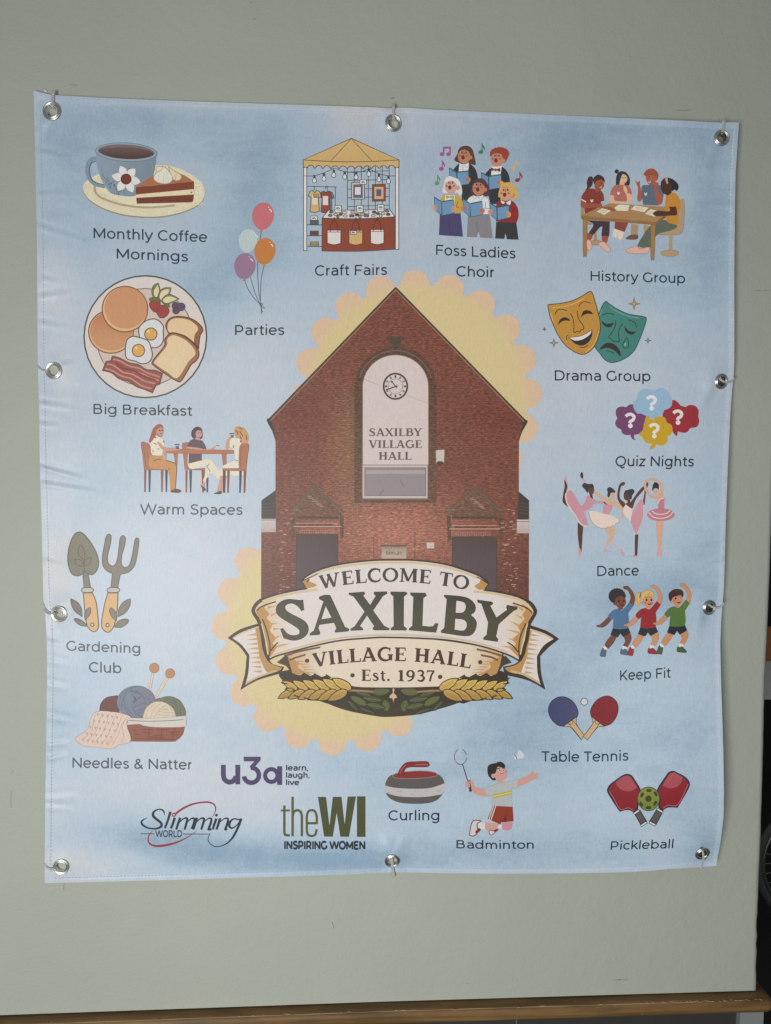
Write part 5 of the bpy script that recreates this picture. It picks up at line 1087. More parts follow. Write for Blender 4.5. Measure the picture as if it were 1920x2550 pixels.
a.S('205,285 265,270 350,278 386,370 350,520! 280,524 204,490', 'd9d0bb'); a.S('362,460 408,470 412,580 385,570', 'bf8d7d'); a.S('230,150 290,95 345,98 370,140 345,142 290,190 262,250 200,342 168,330 198,240', '9c5642'); a.S('272,178 330,135 372,160 366,230 338,268 285,250', 'bb8a7a'); a.L('280,225 310,250 345,268', 8, '5d3a36'); a.E(318, 178, 14, 12, '58434c'); a.E(354, 178, 12, 12, '58434c'); a.E(338, 222, 12, 7, '5b3035')
for q in ('235,350 275,372', '290,432 318,434', '218,455 240,470', '366,315 380,345', '240,268 275,280'): a.LL(q, 10, '4a4440')
a.S('285,352 322,342 392,412 520,418 592,428 582,450 400,462 365,450', 'bf8d7d'); a.S('474,1010 540,985 616,1008 590,1040 478,1032', '662d2c')
a.part('takeaway_cup'); a.B(526, 366, 592, 380, '47424b'); a.R('538,395 585,395 582,440 548,436', '5c5560')
a.part('arm'); a.S('712,402 860,418 960,440 1055,412 1082,392 1082,425 1000,448 800,438 705,428', 'bf9084'); a.part('tea_cup'); a.B(1098, 384, 1146, 393, '544c4a'); a.S('1100,394! 1144,394! 1132,425 1110,425', 'd2bfa8')
a.build(banner)

# --- garden trowel and fork
a = Art('garden_tools_picture', 150, 1310, 5.823); GM = '756f5f'; GO = '514c43'
def leaf(q): a.part('leaf'); a.S(q, '726c5d', GO, 12)
a.part('trowel'); a.R('328,690 350,650 402,690 440,892 345,892', GM, GO, 13); a.S('270,88 340,120 440,240 528,400 555,540 530,640 465,705 400,688 350,645! 310,702 240,722 168,690 122,580 110,430 140,260 200,130', vgrad('787362', '73705f', 1325, 1430), GO, 15)
for q in ('290,272! 262,340 272,420 345,490! 358,420 340,330 290,272!', '210,485! 225,545 290,582 345,580! 310,510 260,482 210,485!', '448,450! 380,480 352,530 345,580! 410,560 440,510 448,450!', '345,490 340,560 350,645'): a.L(q, 12, '57523f')
a.S('318,905 395,892 470,905 472,950 395,965 318,955', 'b5adaa', GO, 13); a.S('335,970! 465,970! 522,1120 552,1400 540,1500 480,1532 412,1480 380,1400 352,1180', 'cda26c', '55422f', 14); a.E(465, 1430, 22, 24, 'd3cbc6', 0, GO, 17)
leaf('154,1056! 250,1110 308,1200 316,1312! 222,1242 165,1150'); leaf('440,1185 432,1280 360,1362! 354,1262 390,1202'); leaf('200,1352 270,1350 368,1420 376,1455! 280,1435')
a.part('fork'); a.S('662,165 700,118 737,150 722,280 688,420 692,530 750,580 808,540 842,400 866,190 905,140 942,170 936,270 892,430 888,550 932,600 1000,570 1045,420 1082,210 1115,172 1140,210 1120,380 1080,560 1000,660 870,702! 832,890! 735,890! 756,690! 680,650 620,570 612,440 640,280', '756d62', GO, 13)
a.S('690,905 770,892 852,905 852,950 770,965 690,955', 'b5adaa', GO, 13); a.S('690,970! 836,970! 826,1200 792,1400 770,1470 700,1540 622,1500 598,1400 640,1150', 'cda26c', '55422f', 14); a.E(687, 1435, 22, 24, 'd3cbc6', 0, GO, 17)
leaf('1012,1056! 1010,1150 940,1260 840,1315! 850,1200 920,1100'); leaf('735,1185 790,1232 820,1290 812,1372! 745,1312 715,1232'); leaf('985,1360 970,1412 880,1470 790,1465! 830,1390 910,1352')
a.build(banner)

# --- knitting basket
a = Art('knitting_basket_picture', 170, 1640, 5.206)
for x, y, r, q in ((1115, 122, 63, '1083,185 1112,190 1068,420 1045,400'), (1320, 192, 61, '1262,235 1302,262 1150,505 1128,480')): a.part('knitting_needle'); a.R(q, 'd0baa6', 'a8917e', 5); a.E(x, y, r, r, 'ac774e', 0, '83583c', 6)
a.part('wool_ball'); a.S('405,680! 420,590 480,515 560,490 660,500 660,710!', '5e2826', '43201f', 6)
a.part('wool_ball'); a.S('1120,560 1220,505 1320,492 1440,540 1515,660 1520,752! 1300,760!', '616650', '454a3c', 6)
for q in ('1360,500 1410,600 1415,745', '1430,540 1455,640 1450,745', '1230,540 1330,525 1400,580', '1270,580 1350,570 1405,610', '1340,620 1410,640'): a.L(q, 5, '434838')
a.part('wool_ball'); a.E(882, 566, 250, 212, hgrad('6d7888', '6b6c7f', 290, 385), 0, '50586a', 6)
for q in ('660,480 760,400 900,365', '650,620 690,480 820,390', '690,680 700,540 800,430 920,420', '760,420 720,520 760,640 860,760', '700,590 760,690 820,760', '830,570 960,490 1010,600', '830,640 980,580 1040,600', '880,680 1010,640', '900,700 990,690', '800,430 880,430 960,480', '810,470 880,440 940,470', '800,430 840,380 880,365', '850,580 960,480', '830,640 870,700 950,760', '1010,480 1060,560 1060,620'): a.L(q, 6, '4a5264')
for k in range(5): a.A(815, 530, 45 + k * 4, 50 - k * 3, -80 + k * 16, 60, 8, '434a5c')
a.part('wool_ball'); a.S('962,790! 1000,660 1080,582 1180,556 1290,590 1370,670 1398,790!', 'ccbca5', 'a79880', 6)
for q in ('1000,770 1040,660 1130,580', '1060,770 1110,660 1200,580', '1110,770 1170,680 1270,600', '1160,680 1270,700 1370,700', '1140,720 1260,735 1385,730', '1170,650 1280,665', '1260,600 1300,680', '1300,600 1350,680', '1220,610 1270,670'): a.L(q, 5, 'a4957d')
a.part('basket'); a.S('765,850! 900,850 1000,880 1200,890 1510,880! 1480,990 1400,1060 1330,1075 805,1072!', '874631', '61301f', 5)
for q in ('930,915 1100,925', '1050,900 1045,1030', '960,955 1080,965', '1150,925 1300,918', '1212,905 1200,1040', '1110,1000 1245,1002', '1320,958 1450,950', '1385,905 1345,1045', '1330,990 1420,985', '1040,1020 1250,1030', '830,920 900,935', '850,980 930,985', '860,1040 1380,1050'): a.L(q, 9, '5a2f20')
a.part('basket_liner'); a.S('775,770! 1000,775 1200,770 1520,742! 1528,850 1480,885 1200,890 1040,880 940,850 765,858!', 'c8c0b8', 'a89e95', 5); a.L('780,802 1000,812 1250,808 1495,792', 8, '57504b')
a.part('knitted_blanket'); a.S('288,790 330,710 420,680 560,690 700,712 810,758 762,800 768,900 806,1010 790,1090 650,1120 560,1172 380,1152 200,1130 95,1050 130,1000 250,920', 'd2bbae', 'a58f83', 6)
for q in ('350,720 320,850 300,940 180,1050', '440,700 395,830 350,960 230,1080', '530,705 490,850 430,980 330,1110', '620,720 560,870 510,1000 420,1120', '700,735 640,880 590,1010 510,1130', '765,760 690,860 640,1000 570,1120', '730,800 700,900 720,1010 690,1080'): a.L(q, 6, 'ae988b')
for i in range(6):
    for j in range(5):
        x, y = 345 + i * 62 - j * 48 + 40, 745 + j * 82 + i * 9 - 20
        if 330 < x + (y - 720) * .6 - 0 and x < 690 - (y - 700) * .05 and x > 330 - (y - 740) * .75: a.LL([(x - 12, y - 14), (x, y + 14), (x + 12, y - 14)], 8, 'a38d82')
a.build(banner)

# --- curling stone, badminton player
a = Art('curling_stone_picture', 940, 1850, 3.967)
a.S('75,418 100,350 160,310 360,290 570,302 640,345 665,410 660,460 640,510 580,570 480,598 350,602 220,590 130,552 82,495', '595350'); a.S('75,418! 130,436 200,446 360,453 520,445 666,398! 664,450 640,506! 500,530 360,536 200,526 84,494! 72,450', 'b6b3b3')
for q in ('190,475 225,482 240,478', '460,475 490,472 510,468', '320,505 350,512 360,508', '100,490 130,495', '590,480 630,465'): a.L(q, 4, '837e7c')
a.part('top_cap'); a.S('150,325 200,298 360,278 500,280 582,300 582,325 480,345 310,352 180,345', '822c29', '8d7f79', 6); a.part('handle'); a.S('205,308 235,240 290,195 400,186 490,186 512,212 490,235 330,238 280,252 262,290 268,310', '812b28', '552423', 6); a.L('375,217 480,212 500,222', 7, 'b06b66'); a.L('225,300 245,250 280,218', 6, 'b06b66')
a.build(banner)
a = Art('badminton_player_picture', 940, 1850, 3.967)
a.part('racket')
for a0, a1, c in ((150, 250, '6f363c'), (285, 345, '6f363c'), (5, 140, '2b2d35')): a.A(820, 138, 60, 76, a0, a1, 9, c)
a.A(820, 138, 60, 76, 0, 360, 2.5, 'a9aab5'); a.LL('840,212 890,372', 9, '2b2d35'); a.LL('893,372 920,480', 22, '2a2a30')
a.part('shuttlecock'); a.S('1378,130 1398,72 1448,112 1442,145 1388,156', 'cbccd0'); a.LL('1355,125 1372,155', 11, '22242c'); a.S('1345,140 1358,130 1370,152 1362,165', 'cfcfd2')
for q in ('1385,135 1405,85', '1388,140 1425,98', '1390,148 1440,128'): a.LL(q, 3, 'a3a4ad')
a.part('player'); a.S('868,400 900,365 935,372 965,432 1060,460! 1085,532! 1010,522 950,495 890,450', 'c4968d'); a.S('1380,360! 1490,320 1530,272 1545,296 1580,300 1584,350 1540,365 1490,392 1385,436!', 'c4968d'); a.R('890,372 915,372 932,478 912,484', '2a2a30')
for y in (392, 412, 432): a.LL([(868, y), (915, y - 4)], 16, 'c4968d')
a.S('1060,785! 1200,800! 1185,842 1130,868 1058,856!', 'c4968d'); a.S('1228,788! 1336,782! 1325,845 1285,866 1228,850!', 'bf8a90'); a.R('990,785 1062,785 1062,857 1000,850', 'd0cdcd'); a.R('1195,812 1228,808 1228,852 1180,846', 'd0cdcd')
a.S('932,790 960,765 1020,772 985,800 990,850 1012,852 962,915 915,915 910,890', 'c8c2c2', '7b302d', 9); a.S('965,880 1000,842 1022,858 985,895', '7b302d'); a.S('1105,862 1140,868 1165,860 1190,850 1165,880 1130,910 1108,900', 'c8c2c2', '7b302d', 7); a.S('1150,870 1190,845 1195,860 1165,882', '7b302d')
a.S('1140,618! 1335,630! 1346,775! 1225,785! 1215,806! 1088,752!', '883829'); a.R('1272,700 1275,780 1228,783', '6e2a20')
for x in (1148, 1168): a.LL([(x, 620), (x - 48, 765)], 8, 'd6cfca')
a.S('1050,455! 1160,412 1280,385 1385,356! 1386,446! 1322,452! 1332,630! 1140,620! 1135,525! 1080,532!', 'adb0b2', '9aa0a2', 3); a.R('1137,512 1326,468 1330,502 1140,554', 'aea73f'); a.LL('1139,533 1328,486', 9, 'c9c384')
a.R('1190,345 1250,345 1240,395 1175,390', 'c4968d'); a.S('1088,300 1095,225 1165,200 1200,215 1190,340 1150,372 1112,345', '2b2628'); a.E(1216, 305, 66, 74, 'c4968d'); a.E(1143, 325, 18, 22, 'c4968d'); a.S('1150,240 1170,200 1215,186 1255,212 1258,250 1215,240 1185,240 1165,300 1140,300', '2b2628')
for x in (1205, 1243): a.E(x, 270, 9, 11, 'd8d2d0'); a.E(x + 2, 270, 6, 8, '231e20')
a.LL('1180,258 1210,250', 8, '2b2628'); a.LL('1232,248 1255,252', 8, '2b2628'); a.L('1212,298 1232,306 1250,292', 5, '7c3f3a'); a.L('1265,265 1274,282 1262,290', 4, '9a6a60')
a.build(banner)

# --- club emblems in the lower left
a = Art('purple_emblem', 330, 1860, 2.777); U = '473b62'
a.line(raw('628,124 628,190') + smooth('628,190 634,220 655,240 678,243 700,232 716,205', False)[1:], 34, U); a.B(711, 124, 745, 259, U)
a.part('numeral'); a.R('768,68 886,68 886,92 838,146 806,140 842,100 770,100', U); a.A(822, 196, 52, 52, -96, 172, 32, U)
a.part('letter'); a.E(0, 0, 0.01, 0.01, U) if False else None
a.line(ellp(960, 198, 43, 44), 29, U, True); a.B(1000, 134, 1035, 263, U)
a.part('tagline')
for s, y, x1 in (('learn,', 163, 1213), ('laugh,', 213, 1222), ('live', 264, 1150)): text(a, s, '343a4d', line_map((1063, y), (x1, y), 37, .08, .06), .15)
a.build(banner)
a = Art('slimming_club_emblem', 330, 1860, 2.777); Z = '1f2d36'
def brush(q, ws, col):
    p = smooth(q, False); ws = ws if isinstance(ws, (list, tuple)) else [ws]; n = len(p)
    a.line(p, list(np.interp(np.linspace(0, 1, n), np.linspace(0, 1, len(ws)), ws) * (1.18 if col == Z else 1)), col)
a.part('red_swoosh'); brush('292,468 350,425 430,392 520,382 565,400 574,440 550,488', [15, 14, 13, 11, 12, 9, 3], '95293b'); a.E(287, 470, 15, 15, '95293b'); a.E(287, 470, 6, 6, 'd0c4cc'); brush('442,582 380,625 300,662 220,682 150,684 112,660 112,615 140,580', [2, 6, 11, 14, 16, 13, 9, 3], '95293b')
a.part('script_lettering')
brush('222,470 212,440 180,432 148,448 142,475 165,500 196,525 198,550 160,566 105,560 66,535 66,510 102,490', [4, 10, 7, 12, 16, 15, 14, 15, 10, 9, 12, 10, 2], Z)
for p in ('262,448 244,510 224,562', '292,490 276,540 264,564', '330,490 312,540 302,572', '446,490 430,540 420,572', '580,496 562,545 556,572', '606,494 590,545 580,572'): brush(p, [15, 14, 12], Z)
for p in ('318,530 352,496 378,496 372,530 360,572', '372,530 405,497 428,498 422,535 408,568', '434,530 468,497 494,497 488,530 474,572', '488,530 520,497 545,498 538,535 526,570 545,568', '596,530 632,497 660,498 654,535 642,570 655,566'): brush(p, [3, 8, 13, 14, 12], Z)
brush('742,505 700,498 674,520 670,550 690,562 722,540 745,505', [8, 8, 13, 14, 9, 6, 4], Z); brush('752,496 728,560 690,630 640,675 575,690 532,665 522,630 536,602', [15, 14, 13, 9, 5, 4, 4, 4], Z); a.E(580, 472, 10, 10, Z)
a.part('small_lettering'); text(a, 'WORLD', '27343d', line_map((160, 623), (342, 623), 45, .04, .06), .125); a.LL('55,600 152,602', 4.5, Z); a.LL('350,603 537,603', 4.5, Z); a.build(banner)
a = Art('olive_emblem', 330, 1860, 2.777); G = '55552f'; G2 = '494a2b'
a.part('thin_lettering'); a.line(raw('1050,405 1050,585') + smooth('1050,585 1056,608 1088,612', False)[1:], 17, G); a.LL('1025,440 1088,440', 14, G); a.LL('1107,345 1107,618', 17, G); a.line(smooth('1107,480 1115,450 1140,438 1163,450 1171,480', False) + raw('1171,618'), 17, G)
a.line(raw('1205,528 1274,528 1274,480') + smooth('1274,480 1262,446 1240,438 1216,446 1205,480', False)[1:] + smooth('1205,580 1214,608 1240,616 1264,606 1273,570', False), 16, G)
a.part('bold_lettering'); a.R('1282,346 1338,346 1362,545 1385,346 1445,345 1467,538 1488,344 1545,343 1497,622 1437,621 1412,455 1385,621 1325,620', G2); a.B(1552, 342, 1611, 622, G2)
a.part('small_lettering'); text(a, 'INSPIRING WOMEN', '212d36', line_map((1050, 706), (1608, 708), 54, .06, .06), .19); a.build(banner)

# --- scalloped suns behind the hall
def sun(cx, cy, R0, n, rb, ph):
    a = Art('scalloped_sun')
    pts = []
    for i in range(720):
        t = 2 * math.pi * i / 720; best = R0
        for k in range(n):
            b = ph + 2 * math.pi * k / n; d = math.atan2(math.sin(t - b), math.cos(t - b)); s = R0 * math.sin(d)
            if abs(s) < rb and math.cos(d) > 0: best = max(best, R0 * math.cos(d) + math.sqrt(rb * rb - s * s))
        pts.append((cx + best * math.cos(t), cy + best * math.sin(t)))
    def col(x, y):
        r = math.hypot(x - cx, y - cy); k = min(1, max(0, (r - R0 + 22) / 34)); k = k * k * (3 - 2 * k)
        w = min(1, max(0, (y - 1000) / 500)); return (albedo('cab88a', x, y) * (1 - w) + albedo('d0bf90', x, y) * w) * (1 - k) + (albedo('ceb195', x, y) * (1 - w) + albedo('d3b79c', x, y) * w) * k
    return a, pts, col
a, p1, c1 = sun(838, 1569, 277, 20, 35, math.radians(92)); a.fill(p1, c1)
_, p2, c2 = sun(1038, 985, 276, 20, 36.5, math.radians(-91)); a.part('scalloped_disc'); a.fill(p2, c2); a.build(banner)

# --- the brick hall
a = Art('village_hall_picture', base=2.2e-4); a.part()
def bk(x, y):
    """ink of the brickwork: redder gable, pale pinkish sheen painted over the middle, darker plinth"""
    c = np.array(hexl('74483b')); ol = math.exp(-((x - 872) / 24) ** 2) * (1 if 960 < y < 1270 else 0) + .5 * math.exp(-((y - 1256) / 16) ** 2) * (1 if 860 < x < 1110 else 0); c = c * (1 - .55 * ol) + hexl('6a5840') * .55 * ol
    mid = math.exp(-((x - 985) / 170) ** 2 - ((y - 1330) / 95) ** 2); red = math.exp(-((x - 730) / 90) ** 2 - ((y - 1040) / 50) ** 2) + math.exp(-((x - 1240) / 90) ** 2 - ((y - 1040) / 50) ** 2)  # mid: the banner's glossy sheen put into the brick ink
    low = min(1, max(0, (y - 1330) / 120)) * (1 if (x < 742 or x > 1232) else .2); buff = math.exp(-((x - 860) / 50) ** 2 - ((y - 1130) / 140) ** 2)  # buff patch in the brick left of the arch panel
    c = c * (1 - .9 * mid) + hexl('a87362') * .9 * mid; c = c * (1 - .5 * red) + hexl('6a352c') * .5 * red; c = c * (1 - .7 * low) + hexl('5e3c31') * .7 * low; c = c * (1 - .4 * buff) + hexl('9a7155') * .4 * buff
    return np.clip(c / illum(x, y), 0, .9)
a.fill(raw('985.5,716 1312,1051 1300,1074 1292.5,1098 1292,1224 1317.5,1246 1317,1512 650,1512 651,1246 686,1221 686,1098 678,1074 667,1047'), bk, mat=1)
a.part('roof_verge'); VG = '453c30'
a.LL('667,1047 985.5,716', 3.6, VG); a.LL('985.5,716 1312,1051', 3.6, VG); a.LL('672,1049 985.5,722', 1.5, '97866c'); a.LL('985.5,722 1307,1052', 1.5, '97866c'); a.S('664,1047 672,1044 682,1070 686,1095 680,1078', '40382f'); a.S('1314,1050 1306,1048 1297,1074 1293,1097 1300,1076', '40382f')
a.part('arch_surround')
AR = [(882.5, 1252), (882.5, 965)] + [(985 + 102 * math.cos(math.radians(t)), 965 - 102 * math.sin(math.radians(t))) for t in range(172, 4, -8)] + [(1087, 965), (1087, 1252)]
a.fill(AR, lambda x, y: (hexl('5a4338') * (1 - (s_ := float(sst(960, 1200, y)) * .6)) + hexl('6a523e') * s_) / illum(x, y), mat=1); a.B(964, 838, 1006, 846, '51453a'); a.fill(raw([(972, 846), (999, 846), (999, 886), (972, 886)]), '54463a', mat=1)
a.line([(985 + 92 * math.cos(math.radians(t)), 965 - 92 * math.sin(math.radians(t))) for t in range(165, 14, -6)], 3, '75594a')
a.part('white_panel')
PN = [(903, 1157), (903.2, 962)] + [(985 + 82 * math.cos(math.radians(t)), 964 - 80 * math.sin(math.radians(t))) for t in range(176, 0, -8)] + [(1066.8, 962), (1067, 1157)]
a.fill(PN, 'cbbbb7'); a.line(PN, 1.6, '8f7a72'); a.LL('907,944 943,959', .9, '94847e'); a.LL('1011,983.5 1065,1004', .9, 'a3938c')
a.part('clock'); CK = '473e3b'
a.E(984.8, 962, 29.5, 31.6, 'cabcb8', 0, CK, 4.4); a.line(ellp(984.8, 962, 18, 18.6), 1.0, '6a5d58', True)
for k in range(12):
    t = 2 * math.pi * k / 12; c, s = math.cos(t), math.sin(t)
    for o in ((-1.6, 0, 1.6) if k % 3 == 0 else (-1.1, 1.1)): a.LL([(984.8 + 20.5 * c - s * o, 962 + 21 * s + c * o), (984.8 + 26.5 * c - s * o, 962 + 27.5 * s + c * o)], 1.5, '4d423f')
a.LL('989,966 976,951.5', 2.6, CK); a.E(976, 950.5, 2.6, 2.6, CK); a.LL('990,961 961,971', 3.0, CK)
SER_T, SER_t = .175, .085
def sf(x0, x1, y, w=.055): return ('w', w, [(x0, y), (x1, y)])
def T_(*p): return ('w', SER_T, list(p))
def t_(*p): return ('w', SER_t, list(p))
def vw(pts, fn): return ('w', [fn(i / (len(pts) - 1)) for i in range(len(pts))], pts)
bl = .028; tp = .672
SERIF = {
    'I': (.36, [T_((.18, 0), (.18, .7)), sf(.04, .32, bl), sf(.04, .32, tp)]),
    'L': (.58, [T_((.18, 0), (.18, .7)), sf(.04, .32, tp), sf(.04, .54, bl, .06), ('w', .05, [(.545, 0), (.555, .19)])]),
    'E': (.62, [T_((.18, 0), (.18, .7)), sf(.04, .55, bl, .06), sf(.04, .53, tp, .06), sf(.2, .43, .36, .055), ('w', .05, [(.555, 0), (.565, .17)]), ('w', .05, [(.53, .7), (.54, .54)]), ('w', .05, [(.44, .28), (.44, .44)])]),
    'T': (.64, [T_((.32, 0), (.32, .7)), sf(.04, .60, tp, .06), sf(.19, .45, bl), ('w', .05, [(.05, .7), (.04, .52)]), ('w', .05, [(.59, .7), (.60, .52)])]),
    'H': (.78, [T_((.18, 0), (.18, .7)), T_((.60, 0), (.60, .7)), t_((.18, .36), (.60, .36)), sf(.04, .32, bl), sf(.04, .32, tp), sf(.46, .74, bl), sf(.46, .74, tp)]),
    'A': (.74, [t_((.09, .0), (.345, .69)), ('w', .16, [(.355, .69), (.62, 0)]), t_((.18, .21), (.53, .21)), sf(.0, .22, bl), sf(.48, .74, bl), sf(.25, .36, .70, .04)]),
    'V': (.72, [('w', .16, [(.11, .7), (.37, 0)]), t_((.62, .7), (.38, 0)), sf(.0, .25, tp), sf(.50, .74, tp)]),
    'W': (1.0, [('w', .15, [(.09, .7), (.29, 0)]), t_((.29, .02), (.47, .60)), ('w', .15, [(.45, .68), (.66, 0)]), t_((.66, 0), (.87, .7)), sf(.0, .22, tp), sf(.38, .55, tp), sf(.76, .98, tp)]),
    'M': (.92, [t_((.14, 0), (.16, .7)), ('w', .14, [(.17, .7), (.44, .06)]), t_((.44, .04), (.72, .7)), T_((.77, 0), (.75, .7)), sf(.02, .25, bl), sf(.64, .90, bl), sf(.03, .22, tp), sf(.70, .88, tp)]),
    'X': (.72, [('w', .16, [(.11, .7), (.61, 0)]), t_((.60, .7), (.10, 0)), sf(.0, .24, tp), sf(.48, .70, tp), sf(.0, .22, bl), sf(.46, .73, bl)]),
    'Y': (.70, [('w', .15, [(.10, .7), (.35, .30)]), t_((.60, .7), (.35, .30)), T_((.35, .33), (.35, 0)), sf(.0, .23, tp), sf(.48, .71, tp), sf(.21, .49, bl)]),
    'B': (.68, [T_((.18, 0), (.18, .7)), sf(.04, .34, bl), sf(.04, .34, tp), vw([(.2, .672)] + ar(.38, .53, .155, .142, 90, -90) + [(.2, .372)], lambda t: .06 + .08 * math.sin(math.pi * t)), vw([(.2, .38)] + ar(.40, .20, .185, .172, 90, -90) + [(.2, .028)], lambda t: .06 + .09 * math.sin(math.pi * t))]),
    'C': (.70, [vw(ar(.40, .35, .31, .325, 42, 318), lambda t: .06 + .09 * math.sin(math.pi * t)), ('w', .05, [(.61, .48), (.62, .68)]), ('w', .05, [(.62, .20), (.63, .08)])]),
    'G': (.78, [vw(ar(.40, .35, .31, .325, 42, 322), lambda t: .06 + .09 * math.sin(math.pi * t)), ('w', .05, [(.61, .48), (.62, .68)]), T_((.64, .03), (.64, .32)), sf(.50, .76, .32)]),
    'O': (.78, [('wo', [.07 + .08 * abs(math.cos(math.radians(360 * i / 24))) for i in range(24)], [(.39 + .31 * math.cos(math.radians(15 * i)), .35 + .325 * math.sin(math.radians(15 * i))) for i in range(24)])]),
    'S': (.60, [vw(sm_((.49, .55), (.44, .64), (.31, .668), (.17, .62), (.13, .52), (.2, .43), (.31, .37), (.43, .29), (.49, .19), (.43, .07), (.29, .032), (.14, .075), (.09, .17)), lambda t: .06 + .10 * math.sin(math.pi * t) ** 2), ('w', .05, [(.50, .50), (.51, .69)]), ('w', .05, [(.085, .0), (.09, .21)])]),
    's': (.44, [vw(sm_((.36, .38), (.28, .468), (.15, .45), (.12, .36), (.22, .275), (.33, .21), (.34, .10), (.24, .03), (.11, .05), (.07, .12)), lambda t: .06 + .07 * math.sin(math.pi * t) ** 2)]),
    't': (.36, [('w', .12, [(.17, .62), (.17, .12), (.22, .05), (.32, .06)]), sf(.03, .33, .47, .06)]), '.': (.26, [DOT(.13, .075, .08)]), ' ': (.30, []),
    '1': (.50, [T_((.27, 0), (.27, .69)), sf(.10, .44, bl), ('w', .07, [(.25, .67), (.10, .60)])]), '9': (.60, [('wo', [.07 + .07 * abs(math.cos(math.radians(18 * i))) for i in range(20)], [(.29 + .185 * math.cos(math.radians(18 * i)), .47 + .195 * math.sin(math.radians(18 * i))) for i in range(20)]), vw(sm_((.475, .50), (.48, .34), (.40, .16), (.27, .05), (.12, .03)), lambda t: .14 - .07 * t)]),
    '3': (.56, [vw(sm_((.08, .58), (.18, .66), (.34, .65), (.42, .53), (.34, .41), (.22, .37)), lambda t: .06 + .07 * math.sin(math.pi * t)), vw(sm_((.22, .37), (.38, .34), (.46, .21), (.38, .06), (.22, .03), (.07, .10)), lambda t: .06 + .08 * math.sin(math.pi * t))]), '7': (.54, [sf(.05, .50, .655, .09), ('w', .11, [(.46, .66), (.30, .36), (.22, 0)]), ('w', .05, [(.07, .70), (.06, .52)])])}
a.part('sign_lettering')
for s, x0, x1, y in (('SAXILBY', 918.5, 1050.5, 1086), ('VILLAGE', 919, 1050.5, 1115.6), ('HALL', 943, 1024, 1145)): text(a, s, '67544e', line_map((x0, y), (x1, y), 19.4, .02, .02), font=SERIF, track=.02)
a.part('window'); a.B(902.5, 1158, 1065, 1241.5, 'bfaeac', '8b7a72', 1.4); a.B(908.5, 1165, 1060, 1234, '8d8387', '6b5f5e', 1.6); a.B(911, 1171, 1058, 1180, 'a5999a'); a.L('996,1192 1000,1203 1007,1213', .9, '5d5556'); a.L('945,1232 952,1224 955,1219', 1.0, '5a5050'); a.B(895, 1242, 1072, 1246, '6b5b44')
a.part('wall_lamp'); a.R('1085,1121 1107.5,1119 1106,1154 1101,1149 1091,1149 1086,1154', 'c2b6aa', '7d6b5c', 1.2); a.R('1091,1149 1101,1149 1106,1154 1096,1160 1087,1156', '4a3f36')
a.part('side_wing'); a.R('651,1246 686,1221 687,1292 651,1292', '453c36'); a.R('1292,1224 1317.5,1246 1317,1293 1289,1293', '443a35'); a.B(651, 1292, 687, 1325, vgrad('c3b8b6', 'b5a39f', 1294, 1312)); a.B(1287, 1294, 1317, 1328, vgrad('c3b8b6', 'b5a39f', 1296, 1314)); a.LL('651,1295 687,1295', 2, '7c6f68'); a.LL('1287,1299 1317,1299', 2, '7c6f68')
for y in (1256, 1264, 1272, 1280): a.LL([(653, y), (684, y - 2)], 1.2, '5f544b'); a.LL([(1293, y - 4), (1315, y)], 1.2, '5f544b')
for ax, x0, x1, ya, yb, d0, d1, yl in ((780.5, 722, 858, 1209, 1272, 738, 841, 1303), (1183.5, 1111, 1254, 1213, 1272, 1126.5, 1237, 1309)):
    a.part('porch'); a.R([(x0 + 4, yb + 8), (ax, ya + 6), (x1 - 4, yb + 8), (x1 - 22, yb + 16), (x0 + 24, yb + 16)], '55432f') if False else a.fill(raw([(x0 + 4, yb + 8), (ax, ya + 6), (x1 - 4, yb + 8), (x1 - 22, yb + 16), (x0 + 24, yb + 16)]), '6d5041', mat=1); a.LL([(x0, yb + 4), (ax, ya + 2), (x1, yb + 4)], 6, '604d3f'); a.LL([(x0 + 8, yb), (ax, ya + 2), (x1 - 8, yb)], 1.3, '6d6152')
    a.LL([(x0 + 2, yb), (x0 + 14, yb - 10), (x0 + 4, yb - 2), (x0 + 22, yb - 2)], 1.6, '8d8070'); a.LL([(x1 - 2, yb), (x1 - 14, yb - 8), (x1 - 4, yb - 1)], 1.4, '84776a')
    for k in range(7): a.B(ax - 14 + k * 5 - (k % 2) * 4, ya + 26 + k * 4.2, ax - 4 + k * 5, ya + 28.5 + k * 4.2, '937a66')
    for xx in (x0 + 2, x1 - 12): a.fill(raw([(xx, yb + 12), (xx + 10, yb + 12), (xx + 10, yl + 34), (xx + 2, yl + 40), (xx, yl + 10)]), '5c4638', mat=1); a.E(xx + 5, yl + 5, 4, 4, '4d3d31', 0, '7a6754', 1)
    a.fill(raw([(x0 + 14, yb + 14), (x1 - 14, yb + 14), (x1 - 14, yb + 20), (x0 + 14, yb + 20)]), '523f33', mat=1)
    a.LL([(x0 + 14, yl), (x1 - 16, yl)], 1.4, 'bd9a80'); a.LL([(x0 + 8, yl + 8), (x1 - 8, yl + 8)], 1.8, 'c4a38a')
    for k in range(4): a.B(d0 + 6 + k * 21, yl + 1.8, d0 + 24 + k * 21, yl + 6, '5d3a30')
    for yy in (yl + 17, yl + 22): 
        for k in range(16): a.B(d0 + 8 + k * 5.6, yy, d0 + 11.6 + k * 5.6, yy + 2.2, 'ab7a66')
    a.part('doorway'); a.B(d0, yl + 28, d1, 1512, vgrad('4f413f', '55464a', 1340, 1400), '4a3a30', 2)
a.part('stone_plaque'); a.B(948, 1357, 1013, 1361, '5f4f40'); a.B(951, 1362, 1012, 1391, vgrad('9a8472', 'b29e8a', 1362, 1376)); text(a, 'SAXILBY.', '4d4038', line_map((961, 1380.5), (1003, 1381.5), 7.6), .12)
